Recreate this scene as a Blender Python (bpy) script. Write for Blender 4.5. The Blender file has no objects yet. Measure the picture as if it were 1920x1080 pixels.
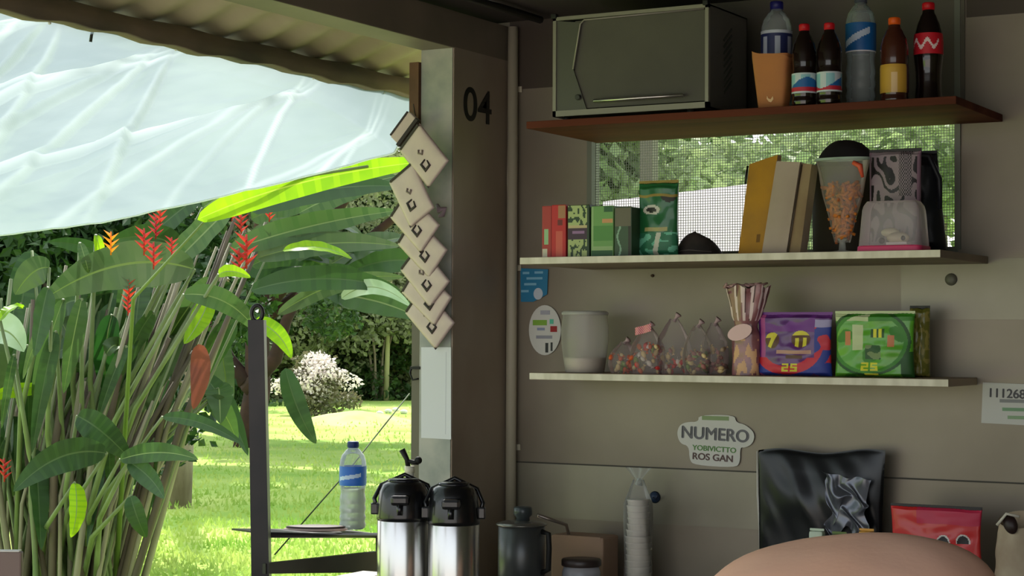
import bpy, bmesh, math, random
from mathutils import Vector, Matrix, noise
random.seed(7)
S = bpy.context.scene
COL = S.collection
PI = math.pi

# ------------------------------------------------------------------ camera
FPX = 3500.0
YAW, PITCH, ROLL = math.radians(29.56), math.radians(1.47), math.radians(0.273)
EYE = Vector((0, 0, 1.55))
cy, sy, cp, sp, cr, sr = math.cos(YAW), math.sin(YAW), math.cos(PITCH), math.sin(PITCH), math.cos(ROLL), math.sin(ROLL)
FW = Vector((-sy * cp, cy * cp, sp)); R0 = Vector((cy, sy, 0)); U0 = R0.cross(FW)
RT = R0 * cr + U0 * sr; UP = U0 * cr - R0 * sr
cd = bpy.data.cameras.new('camera'); cam = bpy.data.objects.new('camera', cd); COL.objects.link(cam)
M3 = Matrix((RT, UP, -FW)).transposed()
cam.matrix_world = Matrix.Translation(EYE) @ M3.to_4x4()
cd.sensor_width = 36; cd.lens = 36 * FPX / 1920; cd.clip_start = .05; cd.clip_end = 500
S.camera = cam

# ------------------------------------------------------------------ world, sun, exposure
w = bpy.data.worlds.new('sky'); S.world = w; w.use_nodes = True
nt = w.node_tree; bgn = nt.nodes['Background']
sk = nt.nodes.new('ShaderNodeTexSky'); sk.sky_type = 'NISHITA'; sk.sun_disc = False
SUN_DIR = Vector((-0.42, 0.50, 0.80)).normalized()      # towards the sun
sk.sun_elevation = math.asin(SUN_DIR.z); sk.sun_rotation = math.atan2(SUN_DIR.x, SUN_DIR.y)
sk.air_density = 1.0; sk.dust_density = 2.5; sk.ozone_density = 1.0
mixw = nt.nodes.new('ShaderNodeMix'); mixw.data_type = 'RGBA'; mixw.inputs[0].default_value = .55
nt.links.new(sk.outputs[0], mixw.inputs[6]); mixw.inputs[7].default_value = (8, 8.2, 8.3, 1)   # thin cloud veil
nt.links.new(mixw.outputs[2], bgn.inputs[0]); bgn.inputs[1].default_value = 0.16
sl = bpy.data.lights.new('sun', 'SUN'); so = bpy.data.objects.new('sun', sl); COL.objects.link(so)
sl.energy = 3.6; sl.angle = math.radians(1.2); sl.color = (1, .96, .88)
so.rotation_euler = SUN_DIR.to_track_quat('Z', 'Y').to_euler()
S.view_settings.view_transform = 'Standard'; S.view_settings.look = 'None'
S.view_settings.gamma = 1; S.view_settings.exposure = 0.98; S.view_settings.use_curve_mapping = False

# ------------------------------------------------------------------ pixel helpers
def ray(x, y): return RT * ((x - 960) / FPX) - UP * ((y - 540) / FPX) + FW
def at(x, y, X=None, Y=None, Z=None, D=None):
    d = ray(x, y)
    if D is not None: return EYE + d * D
    for i, v in enumerate((X, Y, Z)):
        if v is not None: return EYE + d * ((v - EYE[i]) / d[i])
def pm(px, p): return px * ((Vector(p) - EYE).dot(FW)) / FPX       # pixels -> metres at p

# ------------------------------------------------------------------ materials
def srgb(c):
    return tuple(((v / 255) / 12.92 if v <= 10 else (((v / 255) + .055) / 1.055) ** 2.4) for v in c) + (1,)
MC = {}
def mat(name, c, rough=.6, metal=0, c2=None, scale=8, bump=0, bscale=40, trans=0, ior=1.45, alpha=1, transl=0, coat=0, stretch=None, spec=.5, detail=4):
    if name in MC: return MC[name]
    m = bpy.data.materials.new(name); m.use_nodes = True; MC[name] = m
    t = m.node_tree; b = t.nodes['Principled BSDF']; out = t.nodes['Material Output']
    col = srgb(c); b.inputs['Base Color'].default_value = col
    b.inputs['Roughness'].default_value = rough; b.inputs['Metallic'].default_value = metal
    b.inputs['Transmission Weight'].default_value = trans; b.inputs['IOR'].default_value = ior
    b.inputs['Alpha'].default_value = alpha; b.inputs['Coat Weight'].default_value = coat
    b.inputs['Specular IOR Level'].default_value = spec
    vec = None
    if c2 or bump:
        tc = t.nodes.new('ShaderNodeTexCoord'); mp = t.nodes.new('ShaderNodeMapping')
        t.links.new(tc.outputs['Object'], mp.inputs[0]); vec = mp.outputs[0]
        if stretch: mp.inputs['Scale'].default_value = stretch
    colout = None
    if c2:
        n = t.nodes.new('ShaderNodeTexNoise'); n.inputs['Scale'].default_value = scale; n.inputs['Detail'].default_value = detail
        t.links.new(vec, n.inputs['Vector'])
        r = t.nodes.new('ShaderNodeValToRGB'); r.color_ramp.elements[0].position = .35; r.color_ramp.elements[1].position = .65
        r.color_ramp.elements[0].color = col; r.color_ramp.elements[1].color = srgb(c2)
        t.links.new(n.outputs[0], r.inputs[0]); t.links.new(r.outputs[0], b.inputs['Base Color']); colout = r.outputs[0]
    if bump:
        n2 = t.nodes.new('ShaderNodeTexNoise'); n2.inputs['Scale'].default_value = bscale; n2.inputs['Detail'].default_value = 3
        t.links.new(vec, n2.inputs['Vector']); bp = t.nodes.new('ShaderNodeBump'); bp.inputs['Strength'].default_value = bump
        bp.inputs['Distance'].default_value = .01
        t.links.new(n2.outputs[0], bp.inputs['Height']); t.links.new(bp.outputs[0], b.inputs['Normal'])
    if transl:
        tr = t.nodes.new('ShaderNodeBsdfTranslucent'); tr.inputs[0].default_value = col
        if colout: t.links.new(colout, tr.inputs[0])
        mx = t.nodes.new('ShaderNodeMixShader'); mx.inputs[0].default_value = transl
        t.links.new(b.outputs[0], mx.inputs[1]); t.links.new(tr.outputs[0], mx.inputs[2]); t.links.new(mx.outputs[0], out.inputs[0])
    return m
def clearfilm(name, tint=(235, 235, 235), opac=.25, rough=.15):
    """thin clear plastic: mostly see-through with a glossy skin"""
    if name in MC: return MC[name]
    m = bpy.data.materials.new(name); m.use_nodes = True; MC[name] = m
    t = m.node_tree; b = t.nodes['Principled BSDF']; out = t.nodes['Material Output']
    b.inputs['Base Color'].default_value = srgb(tint); b.inputs['Roughness'].default_value = rough
    tr = t.nodes.new('ShaderNodeBsdfTransparent'); tr.inputs[0].default_value = (.93, .93, .93, 1)
    fr = t.nodes.new('ShaderNodeFresnel'); fr.inputs[0].default_value = 1.45
    ad = t.nodes.new('ShaderNodeMath'); ad.operation = 'ADD'; ad.inputs[1].default_value = opac; t.links.new(fr.outputs[0], ad.inputs[0])
    mx = t.nodes.new('ShaderNodeMixShader'); t.links.new(ad.outputs[0], mx.inputs[0])
    t.links.new(tr.outputs[0], mx.inputs[1]); t.links.new(b.outputs[0], mx.inputs[2]); t.links.new(mx.outputs[0], out.inputs[0])
    return m
def plain(c, rough=.45, coat=0): return mat('print_%d_%d_%d_%d' % (*c, int(rough * 100)), c, rough, coat=coat)

# ------------------------------------------------------------------ mesh builder
class MB:
    def __init__(s): s.v = []; s.f = []; s.m = []; s.sm = []
    def add(s, vs, fs, mi=0, smooth=False):
        o = len(s.v); s.v += [tuple(v) for v in vs]
        for f in fs: s.f.append(tuple(i + o for i in f)); s.m.append(mi); s.sm.append(smooth)
        return s
    def box(s, lo, hi, mi=0, M=None):
        x0, y0, z0 = lo; x1, y1, z1 = hi
        vs = [Vector(p) for p in ((x0, y0, z0), (x1, y0, z0), (x1, y1, z0), (x0, y1, z0), (x0, y0, z1), (x1, y0, z1), (x1, y1, z1), (x0, y1, z1))]
        if M is not None: vs = [M @ v for v in vs]
        return s.add(vs, ((0, 3, 2, 1), (4, 5, 6, 7), (0, 1, 5, 4), (1, 2, 6, 5), (2, 3, 7, 6), (3, 0, 4, 7)), mi)
    def bbox(s, lo, hi, b=.003, mi=0, M=None):
        bm = bmesh.new(); bmesh.ops.create_cube(bm, size=1)
        lo = Vector(lo); hi = Vector(hi); c = (lo + hi) / 2; d = hi - lo
        for v in bm.verts: v.co = Vector((v.co.x * d.x, v.co.y * d.y, v.co.z * d.z)) + c
        bmesh.ops.bevel(bm, geom=bm.edges[:], offset=b, segments=2, affect='EDGES', profile=.6)
        bm.verts.index_update()
        vs = [(M @ v.co) if M is not None else v.co.copy() for v in bm.verts]
        s.add(vs, [[v.index for v in f.verts] for f in bm.faces], mi); bm.free(); return s
    def tube(s, pts, r, n=8, mi=0, cap=True):
        pts = [Vector(p) for p in pts]; rs = r if isinstance(r, (list, tuple)) else [r] * len(pts)
        vs = []; fs = []; up = None
        for i, p in enumerate(pts):
            t = (pts[min(i + 1, len(pts) - 1)] - pts[max(i - 1, 0)]).normalized()
            if up is None: up = Vector((0, 0, 1)) if abs(t.z) < .9 else Vector((1, 0, 0))
            a = t.cross(up).normalized(); b = a.cross(t).normalized(); up = b
            for k in range(n):
                an = 2 * PI * k / n; vs.append(p + (a * math.cos(an) + b * math.sin(an)) * rs[i])
        for i in range(len(pts) - 1):
            for k in range(n):
                fs.append((i * n + k, i * n + (k + 1) % n, (i + 1) * n + (k + 1) % n, (i + 1) * n + k))
        if cap: fs.append(tuple(range(n))[::-1]); fs.append(tuple(range((len(pts) - 1) * n, len(pts) * n)))
        return s.add(vs, fs, mi, True)
    def lathe(s, prof, c=(0, 0, 0), n=28, mi=0, mf=None, M=None, sx=1, sy=1, closed=True):
        c = Vector(c); vs = []
        for r, z in prof:
            for k in range(n):
                a = 2 * PI * k / n; p = Vector((r * math.cos(a) * sx, r * math.sin(a) * sy, z)) + c
                vs.append(M @ p if M is not None else p)
        o = len(s.v); s.v += [tuple(v) for v in vs]
        for i in range(len(prof) - 1):
            for k in range(n):
                s.f.append(tuple(o + q for q in (i * n + k, i * n + (k + 1) % n, (i + 1) * n + (k + 1) % n, (i + 1) * n + k)))
                s.m.append(mf((prof[i][1] + prof[i + 1][1]) / 2, 2 * PI * (k + .5) / n) if mf else mi); s.sm.append(True)
        if closed:
            for i in (0, len(prof) - 1):
                if prof[i][0] > 1e-5:
                    s.f.append(tuple(o + i * n + k for k in range(n))); s.m.append(mf(prof[i][1], 0) if mf else mi); s.sm.append(False)
        return s
    def grid(s, nu, nv, pos, mf=None, mi=0, smooth=True):
        vs = [pos(i / nu, j / nv) for j in range(nv + 1) for i in range(nu + 1)]
        o = len(s.v); s.v += [tuple(v) for v in vs]
        for j in range(nv):
            for i in range(nu):
                a = o + j * (nu + 1) + i
                s.f.append((a, a + 1, a + nu + 2, a + nu + 1)); s.m.append(mf((i + .5) / nu, (j + .5) / nv) if mf else mi); s.sm.append(smooth)
        return s
    def prism(s, poly, d, M=None, mi=0):
        """poly in XZ, extruded by d along +Y"""
        n = len(poly); vs = [Vector((x, 0, z)) for x, z in poly] + [Vector((x, d, z)) for x, z in poly]
        if M is not None: vs = [M @ v for v in vs]
        fs = [tuple(range(n)), tuple(range(2 * n - 1, n - 1, -1))] + [(i, i + n, (i + 1) % n + n, (i + 1) % n) for i in range(n)]
        return s.add(vs, fs, mi)
    def ball(s, c, r, mi=0, n=12, sc=(1, 1, 1), M=None):
        prof = [(r * math.sin(PI * i / n), -r * math.cos(PI * i / n)) for i in range(n + 1)]
        vs = []; N = n * 2
        for rr, z in prof:
            for k in range(N):
                a = 2 * PI * k / N; p = Vector((rr * math.cos(a) * sc[0], rr * math.sin(a) * sc[1], z * sc[2]))
                if M is not None: p = M @ p
                vs.append(p + Vector(c))
        fs = [(i * N + k, i * N + (k + 1) % N, (i + 1) * N + (k + 1) % N, (i + 1) * N + k) for i in range(n) for k in range(N)]
        return s.add(vs, fs, mi, True)
    def build(s, name, mats, parent=None, loc=None, fix=True):
        me = bpy.data.meshes.new(name); me.from_pydata(s.v, [], s.f); me.update()
        if not isinstance(mats, (list, tuple)): mats = [mats]
        for m in mats: me.materials.append(m)
        me.polygons.foreach_set('material_index', s.m); me.polygons.foreach_set('use_smooth', s.sm)
        if fix:
            bm = bmesh.new(); bm.from_mesh(me); bmesh.ops.remove_doubles(bm, verts=bm.verts, dist=1e-6)
            bmesh.ops.recalc_face_normals(bm, faces=bm.faces); bm.to_mesh(me); bm.free()
        o = bpy.data.objects.new(name, me); COL.objects.link(o)
        if parent: o.parent = parent
        if loc is not None: o.location = loc
        return o
def tag(o, label=None, cat=None, group=None, kind=None):
    if label: o['label'] = label
    if cat: o['category'] = cat
    if group: o['group'] = group
    if kind: o['kind'] = kind
    return o
def thing(name, label, cat, loc=(0, 0, 0), rz=0, group=None):
    o = bpy.data.objects.new(name, None); COL.objects.link(o); o.location = loc; o.rotation_euler = (0, 0, rz)
    o.empty_display_size = .05
    return tag(o, label, cat, group)
def copy_tree(o, parent=None):
    c = o.copy(); COL.objects.link(c)
    if parent: c.parent = parent
    for ch in list(o.children): copy_tree(ch, c)
    return c
def text(name, body, size, m, parent=None, loc=(0, 0, 0), sx=1, bold=.0, rz=0, ry=0, ext=.0006, fat=0):
    """lettering standing in the XZ plane, facing -Y"""
    cu = bpy.data.curves.new('t', 'FONT'); cu.body = body; cu.size = size; cu.align_x = 'CENTER'; cu.align_y = 'CENTER'
    cu.offset = bold; cu.extrude = ext
    t = bpy.data.objects.new('t', cu); COL.objects.link(t)
    me = bpy.data.meshes.new_from_object(t.evaluated_get(bpy.context.evaluated_depsgraph_get())); bpy.data.objects.remove(t)
    me.transform(Matrix.Rotation(rz, 4, 'Z') @ Matrix.Rotation(ry, 4, 'Y') @ Matrix.Rotation(PI / 2, 4, 'X') @ Matrix.Diagonal((sx, 1, 1, 1)))
    if fat:
        bm = bmesh.new(); bm.from_mesh(me); g0 = bm.verts[:] + bm.edges[:] + bm.faces[:]
        for dx, dz in ((fat, 0), (-fat, 0), (0, fat * .7), (0, -fat * .7)):
            r_ = bmesh.ops.duplicate(bm, geom=g0); bmesh.ops.translate(bm, verts=[v for v in r_['geom'] if isinstance(v, bmesh.types.BMVert)], vec=(dx, -.00005 * (1 + dx * 900), dz))
        bm.to_mesh(me); bm.free()
    me.materials.clear(); me.materials.append(m)
    o = bpy.data.objects.new(name, me); COL.objects.link(o); o.location = loc
    if parent: o.parent = parent
    return o
def struct(name, mb, m, parent=None):
    o = mb.build(name, m, parent)
    if not parent: o['kind'] = 'structure'
    return o

# ================================================================== SETTING: kiosk shell
YW = 5.0; XL = -2.846; XR = .9; ZC = 2.52
steel = mat('brushed_steel', (124, 114, 98), .42, .35, c2=(138, 128, 112), scale=2.2, bump=.04, bscale=6)
steel_dark = mat('olive_sheet', (84, 80, 68), .5, .3, c2=(98, 92, 80), scale=2)
steel_side = mat('side_steel', (146, 130, 112), .45, .15, c2=(162, 148, 130), scale=3, stretch=(1, 1, .6))
lit_post = mat('weathered_lit_face', (178, 176, 166), .55, 0, c2=(140, 146, 140), scale=9, bump=.1, bscale=20)  # weathered column front, coloured paler for the light falling on it
beam_m = mat('painted_beam', (128, 116, 100), .6, 0, c2=(108, 100, 86), scale=3)
dark_ceil = mat('dark_ceiling', (70, 62, 58), .7)
floor_m = mat('concrete_floor', (120, 112, 100), .8, c2=(100, 94, 84), scale=4)

WX0, WX1, WZ0, WZ1 = -2.566, -1.444, 1.79, 2.30
b = MB()
b.box((XL - .114, YW, 0), (XR, YW + .05, WZ0)); b.box((XL - .114, YW, WZ1), (XR, YW + .05, 2.9))
b.box((XL - .114, YW, WZ0), (WX0, YW + .05, WZ1)); b.box((WX1, YW, WZ0), (XR, YW + .05, WZ1))
struct('wall_back', b, steel)
b = MB(); b.box((WX0 - .0, YW - .006, 2.145), (WX1 + .02, YW - .001, 2.53)); struct('trim_1', b, steel_dark)     # opaque dark panel over the upper window
# panel seams (slight steps of lapped sheets)
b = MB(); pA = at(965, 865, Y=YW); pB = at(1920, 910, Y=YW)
b.box((pA.x - .02, YW - .004, pA.z - .003), (XR, YW - .001, pA.z + .001)); struct('trim_2', b, mat('seam_dark', (62, 58, 48), .6))  # thin dark joint strip
b = MB(); b.box((XL, YW - .0035, 1.0), (-1.99, YW - .001, pA.z - .003))
b.box((-1.603, YW - .003, 1.60), (XR, YW - .001, 1.765)); struct('trim_3', b, mat('patched_sheet', (140, 134, 118), .4, .5, c2=(126, 120, 104), scale=3))
b = MB(); b.box((-2.846, YW - .004, 2.31), (WX0, YW - .001, 2.53)); struct('trim_4', b, mat('ceiling_reflection', (72, 62, 52), .5, .2))  # dark ceiling reflected in the steel, painted as a wall strip
b = MB(); b.box((-1.42, YW - .004, 2.42), (XR, YW - .001, 2.53)); struct('trim_5', b, MC['ceiling_reflection'])  # same painted ceiling reflection, right of the window
# window frame and screen
b = MB()
fw = .008
for lo, hi in (((WX0 - fw, YW - .008, WZ0), (WX0 + fw, YW + .045, WZ1)), ((WX1 - fw, YW - .008, WZ0), (WX1 + fw, YW + .045, 2.5)), ((WX0, YW - .006, WZ0 - fw), (WX1, YW + .045, WZ0 + fw))):
    b.box(lo, hi)
win = struct('window_1', b, mat('window_metal', (110, 112, 100), .5, .4))
b = MB(); sp_ = .0078; wr = .0009
n = int((WX1 - WX0) / sp_)
for i in range(n): x = WX0 + i * sp_; b.box((x, YW + .02, WZ0), (x + wr * 1.5, YW + .0212, WZ1))
for i in range(int((WZ1 - WZ0) / sp_)): z = WZ0 + i * sp_; b.box((WX0, YW + .0188, z), (WX1, YW + .02, z + wr * 1.5))
b.build('screen_mesh', mat('screen_wire', (120, 124, 116), .5, .5), win)

# left column at the end of the side wall: box column, side panel, outer strip
b = MB(); b.bbox((XL - .113, 4.667, .0), (XL, 5.0, 2.40), .002)
struct('wall_left', b, steel_side)
b = MB(); b.box((XL - .112, 4.664, .0), (XL - .004, 4.668, 2.395)); struct('trim_6', b, lit_post)
b = MB(); b.box((XL - .15, 4.68, .0), (XL - .114, 4.74, 2.12)); struct('trim_7', b, mat('olive_strip', (104, 100, 84), .6))
b = MB(); b.box((XL - .148, 4.655, 2.10), (XL - .116, 4.70, 2.36)); struct('trim_8', b, mat('brown_wood', (112, 80, 58), .7, c2=(90, 64, 46), scale=12))
# beam along the opening, ceiling, overhang with rafters and fascia, floor
b = MB(); b.bbox((XL - .113, -.6, 2.395), (XL, 5.0, 2.505), .003); struct('trim_9', b, beam_m)
b = MB(); b.box((XL - .12, .8, 2.52), (XR, 6.4, 2.56)); struct('ceiling', b, dark_ceil)
b = MB(); b.tube([(XL + .16, 4.9, 2.5), (XL + .16, 1, 2.5)], .012); struct('trim_14', b, mat('conduit_dark', (60, 58, 54), .5))
over = mat('roof_sheet_underside', (176, 168, 132), .7, c2=(150, 140, 108), scale=6, stretch=(1, .25, 1), bump=.1, bscale=18)
b = MB()
def roofu(u, v):      # gently corrugated overhang underside
    x = XL - .113 - u * .26; y = -.6 + v * 5.58
    return (x, y, 2.455 - u * .10 + .008 * math.sin(y * 42))
b.grid(6, 400, roofu)
b.grid(6, 400, lambda u, v: (roofu(u, v)[0], roofu(u, v)[1], roofu(u, v)[2] + .004)); b2 = b
struct('trim_10', b, over)
b = MB()
for y in (4.45, 3.85, 3.25):
    M = Matrix.Translation((XL - .11, y, 2.43)) @ Matrix.Rotation(math.radians(21), 4, 'Y') @ Matrix.Rotation(math.radians(-4), 4, 'Z')
    b.box((-.27, -.02, -.012), (0, .02, .016), M=M)
struct('trim_11', b, mat('old_rafter', (124, 110, 92), .8, c2=(96, 86, 70), scale=10))
b = MB()
b.grid(3, 120, lambda u, v: (-3.2 + .045 * u, -.6 + v * 5.6, 2.302 + .052 * 1 + .003 * math.sin(v * 90)))
b.grid(3, 120, lambda u, v: (-3.2 + .045 * u, -.6 + v * 5.6, 2.302 + .004 * math.sin(v * 170) + .003 * math.sin(v * 53)))
b.grid(1, 120, lambda u, v: (-3.155, -.6 + v * 5.6, (2.302 + .004 * math.sin(v * 170) + .003 * math.sin(v * 53)) * (1 - u) + u * (2.354 + .003 * math.sin(v * 90))))
b.grid(1, 120, lambda u, v: (-3.2, -.6 + v * 5.6, (2.302 + .004 * math.sin(v * 170) + .003 * math.sin(v * 53)) * (1 - u) + u * (2.354 + .003 * math.sin(v * 90))))
struct('trim_12', b, mat('weathered_fascia', (112, 98, 78), .85, c2=(78, 74, 60), scale=7, bump=.3, bscale=30, stretch=(1, .4, 1)))
b = MB(); b.box((XL - .12, .6, 2.56), (XR, 6.6, 2.60)); b.box((XR, .6, 0), (XR + .05, 5.05, 2.6)); struct('wall_right', b, steel_dark)
b = MB(); b.box((-2.96, .2, .0), (XR, 5.0, .03)); struct('floor', b, floor_m)
# conduit in the corner
b = MB(); b.tube([(XL + .022, YW - .022, .8), (XL + .022, YW - .022, 2.50)], .0165, 14)
for z in (1.2, 1.75, 2.3): b.box((XL, YW - .006, z), (XL + .045, YW - .002, z + .018))
struct('trim_13', b, mat('grey_conduit', (176, 168, 146), .5, 0))

# ================================================================== garden ground
lawn_m = mat('lawn', (132, 172, 74), .95, c2=(178, 198, 108), scale=.55, bump=.5, bscale=5, detail=8, spec=.1)
b = MB()
def gpos(u, v):
    x = -90 + 130 * u; y = -20 + 110 * v
    return (x, y, -.06 + .05 * noise.noise(Vector((x * .25, y * .25, 0))))
b.grid(130, 110, gpos); g = b.build('ground', lawn_m); g['kind'] = 'structure'
b = MB(); b.box((-5.2, -20, -.2), (40, 5.6, .012)); pv = b.build('bounce_paving', mat('bounce_concrete', (206, 194, 182), .9, c2=(188, 178, 168), scale=1.5)); pv['kind'] = 'structure'  # unseen pale slab, added to offset green lawn bounce and brighten the interior
# grass tufts on the nearer lawn
b = MB(); rnd = random.Random(3)
for i in range(9000):
    px_ = rnd.uniform(180, 790); py_ = 752 + 330 * rnd.random() ** .7
    p = at(px_, py_, Z=-.03); h = rnd.uniform(.02, .07)
    a = rnd.uniform(0, 2 * PI); wv = Vector((math.cos(a), math.sin(a), 0)) * rnd.uniform(.006, .02); ln = Vector((rnd.uniform(-.03, .03), rnd.uniform(-.03, .03), h))
    b.add([p - wv, p + wv, p + ln], [(0, 1, 2)])
gr = b.build('grass_tufts', mat('grass_blade', (136, 176, 72), .8, c2=(190, 206, 112), scale=1, transl=.4), fix=False)
tag(gr, 'short bright green grass blades all over the lawn beyond the opening', 'grass', kind='stuff')

# ================================================================== foliage helpers
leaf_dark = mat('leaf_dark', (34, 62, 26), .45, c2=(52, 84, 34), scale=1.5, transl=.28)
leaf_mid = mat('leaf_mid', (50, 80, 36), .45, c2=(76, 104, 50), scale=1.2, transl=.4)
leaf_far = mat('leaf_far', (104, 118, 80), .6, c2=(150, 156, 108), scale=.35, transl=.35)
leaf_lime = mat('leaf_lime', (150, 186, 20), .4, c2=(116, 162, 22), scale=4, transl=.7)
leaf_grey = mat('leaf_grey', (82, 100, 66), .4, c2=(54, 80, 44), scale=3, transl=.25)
bark = mat('bark', (156, 142, 126), .9, c2=(116, 102, 88), scale=6, bump=.6, bscale=14, stretch=(1, 1, .3))
bark_dark = mat('bark_dark', (70, 46, 36), .9, c2=(52, 36, 30), scale=5, bump=.5, bscale=12)
petal = mat('pale_petal', (232, 222, 216), .6, transl=.3)
def crown_mesh(c, r, n, ls, seed, hollow=.55, mi2=0, p2=0):
    rr = random.Random(seed); b = MB()
    lobes = [(Vector((rr.gauss(0, .5), rr.gauss(0, .5), rr.gauss(0, .45))), rr.uniform(.35, .6)) for _ in range(14)]
    for i in range(n):
        lc, lr = rr.choice(lobes)
        d = Vector((rr.gauss(0, 1), rr.gauss(0, 1), rr.gauss(0, 1))).normalized() * lr * (hollow + (1 - hollow) * rr.random())
        q = lc + d; p = Vector((q.x * r[0], q.y * r[1], q.z * r[2])) + Vector(c)
        t = Vector((rr.gauss(0, 1), rr.gauss(0, 1), rr.gauss(-.4, .7))).normalized(); s_ = t.cross(Vector((rr.gauss(0, 1), rr.gauss(0, 1), rr.gauss(0, 1)))).normalized()
        L = ls * rr.uniform(.6, 1.3); W = L * .32; nn = t.cross(s_) * L * .12
        b.add([p, p + t * L * .5 + s_ * W + nn, p + t * L, p + t * L * .5 - s_ * W + nn], [(0, 1, 2, 3)], mi2 if rr.random() < p2 else 0)
    return b
def tree(name, label, cat, base, h, r, n, ls, seed, lm, tm, trad, lean=(0, 0), forks=3, group=None, hc=None, crown=None):
    t = thing(name, label, cat, base, 0, group)
    rr = random.Random(seed + 99); b = MB(); hc = hc or h * .62
    top = Vector((lean[0], lean[1], hc))
    crown_c = Vector((*(crown or lean), hc))
    pts = [Vector((0, 0, -.1)) + (top + Vector((0, 0, .1))) * k / 6 + Vector((rr.uniform(-.5, .5), rr.uniform(-.5, .5), 0)) * trad * (k > 0) for k in range(7)]
    b.tube(pts, [trad * (1.25 - .1 * k) for k in range(7)], 10)
    for k in range(forks):
        a = 2 * PI * k / forks + rr.random(); s_ = pts[2 + k % 3]
        e = crown_c + Vector((math.cos(a) * r[0] * .5, math.sin(a) * r[1] * .5, r[2] * .3))
        mid = (s_ + e) / 2 + Vector((math.cos(a), math.sin(a), 0)) * r[0] * .12
        b.tube([s_, mid, e], [trad * .5, trad * .35, trad * .15], 7)
    b.build('trunk', tm, t)
    cc_ = crown or lean
    crown_mesh((cc_[0], cc_[1], hc + r[2] * .3), r, n, ls, seed).build('foliage', lm, t, fix=False)
    return t
def gp(x, y):
    p = at(x, y, Z=-.05); return p
# ------------------------------------------------------------------ far tree line beyond the lawn
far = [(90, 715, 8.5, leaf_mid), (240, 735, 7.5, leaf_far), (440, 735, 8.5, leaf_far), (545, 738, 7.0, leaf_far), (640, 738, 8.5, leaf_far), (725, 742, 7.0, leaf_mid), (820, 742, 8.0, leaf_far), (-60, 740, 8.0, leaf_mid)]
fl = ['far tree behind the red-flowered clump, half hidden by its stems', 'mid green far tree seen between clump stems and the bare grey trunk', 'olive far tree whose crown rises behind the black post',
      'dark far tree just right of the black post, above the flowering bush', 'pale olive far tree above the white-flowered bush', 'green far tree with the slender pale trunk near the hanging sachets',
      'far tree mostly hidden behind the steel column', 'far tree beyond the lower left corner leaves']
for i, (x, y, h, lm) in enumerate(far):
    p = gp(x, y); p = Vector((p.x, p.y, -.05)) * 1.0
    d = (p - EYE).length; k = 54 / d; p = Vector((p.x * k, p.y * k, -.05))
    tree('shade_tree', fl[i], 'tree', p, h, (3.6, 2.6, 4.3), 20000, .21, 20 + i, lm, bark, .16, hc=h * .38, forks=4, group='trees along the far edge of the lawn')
# undergrowth hedge at the far edge
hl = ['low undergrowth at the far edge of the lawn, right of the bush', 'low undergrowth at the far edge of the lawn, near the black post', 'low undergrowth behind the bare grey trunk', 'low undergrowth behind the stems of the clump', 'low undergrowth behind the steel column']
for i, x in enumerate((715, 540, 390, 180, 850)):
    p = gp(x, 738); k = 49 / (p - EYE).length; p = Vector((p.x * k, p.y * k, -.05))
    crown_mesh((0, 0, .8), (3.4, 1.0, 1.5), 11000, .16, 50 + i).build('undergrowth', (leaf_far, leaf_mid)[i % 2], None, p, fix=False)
    tag(bpy.context.scene.collection.objects[-1], hl[i], 'bush', 'undergrowth along the lawn')
# slender pale trunk
p = gp(724, 742); k = 46 / (p - EYE).length; p = Vector((p.x * k, p.y * k, -.05))
b = MB(); b.tube([(0, 0, 0), (.03, 0, 1.2), (.1, 0, 2.6), (.12, 0, 4)], [.07, .06, .05, .04], 8)
tag(b.build('sapling', mat('pale_bark', (168, 166, 120), .8), None, p), 'slender pale bare trunk at the far lawn edge near the hanging sachets', 'tree')
# white flowering bush with its brown shaded skirt
p = gp(585, 762); k = 38 / (p - EYE).length; p = Vector((p.x * k, p.y * k, -.05))
t = thing('flowering_bush', 'rounded bush covered in whitish blossom on the far lawn', 'bush', p)
crown_mesh((0, 0, .42), (.82, .7, .50), 3200, .10, 71).build('foliage', mat('bush_brown', (120, 112, 84), .7, c2=(88, 96, 60), scale=3, transl=.2), t, fix=False)
crown_mesh((.05, 0, .62), (.66, .5, .36), 1500, .085, 72, hollow=.9).build('blossom', petal, t, fix=False)
crown_mesh((0, .2, 1.05), (.36, .36, .26), 500, .085, 73, hollow=.9).build('upper_blossom', petal, t, fix=False)
# leaf litter mound and white stones
p = gp(665, 790)
b = MB(); b.grid(24, 16, lambda u, v: (p.x + (u - .5) * 2.6, p.y + (v - .5) * 3.2, -.20 + .34 * max(0, math.sin(PI * u) * math.sin(PI * v)) + .02 * noise.noise(Vector((u * 9, v * 9, 2)))))
tag(b.build('dry_leaf_mound', mat('dry_litter', (190, 182, 126), .95, c2=(158, 172, 96), scale=1.6)), 'low sunlit mound of dry clippings on the lawn', 'mound')
for i, (x, y, l) in enumerate(((712, 778, 'leftmost of the white stones on the lawn'), (728, 774, 'second white stone from the left on the lawn'), (742, 771, 'middle white stone on the lawn beside the slanting cord'), (757, 775, 'white stone on the lawn right of the slanting cord'))):
    q = gp(x, y); b = MB(); b.ball((0, 0, .03), .085, sc=(1, .8, .6), n=7)
    tag(b.build('stone', mat('white_stone', (220, 216, 206), .8), None, q), l, 'stone', 'white stones on the lawn')
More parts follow.
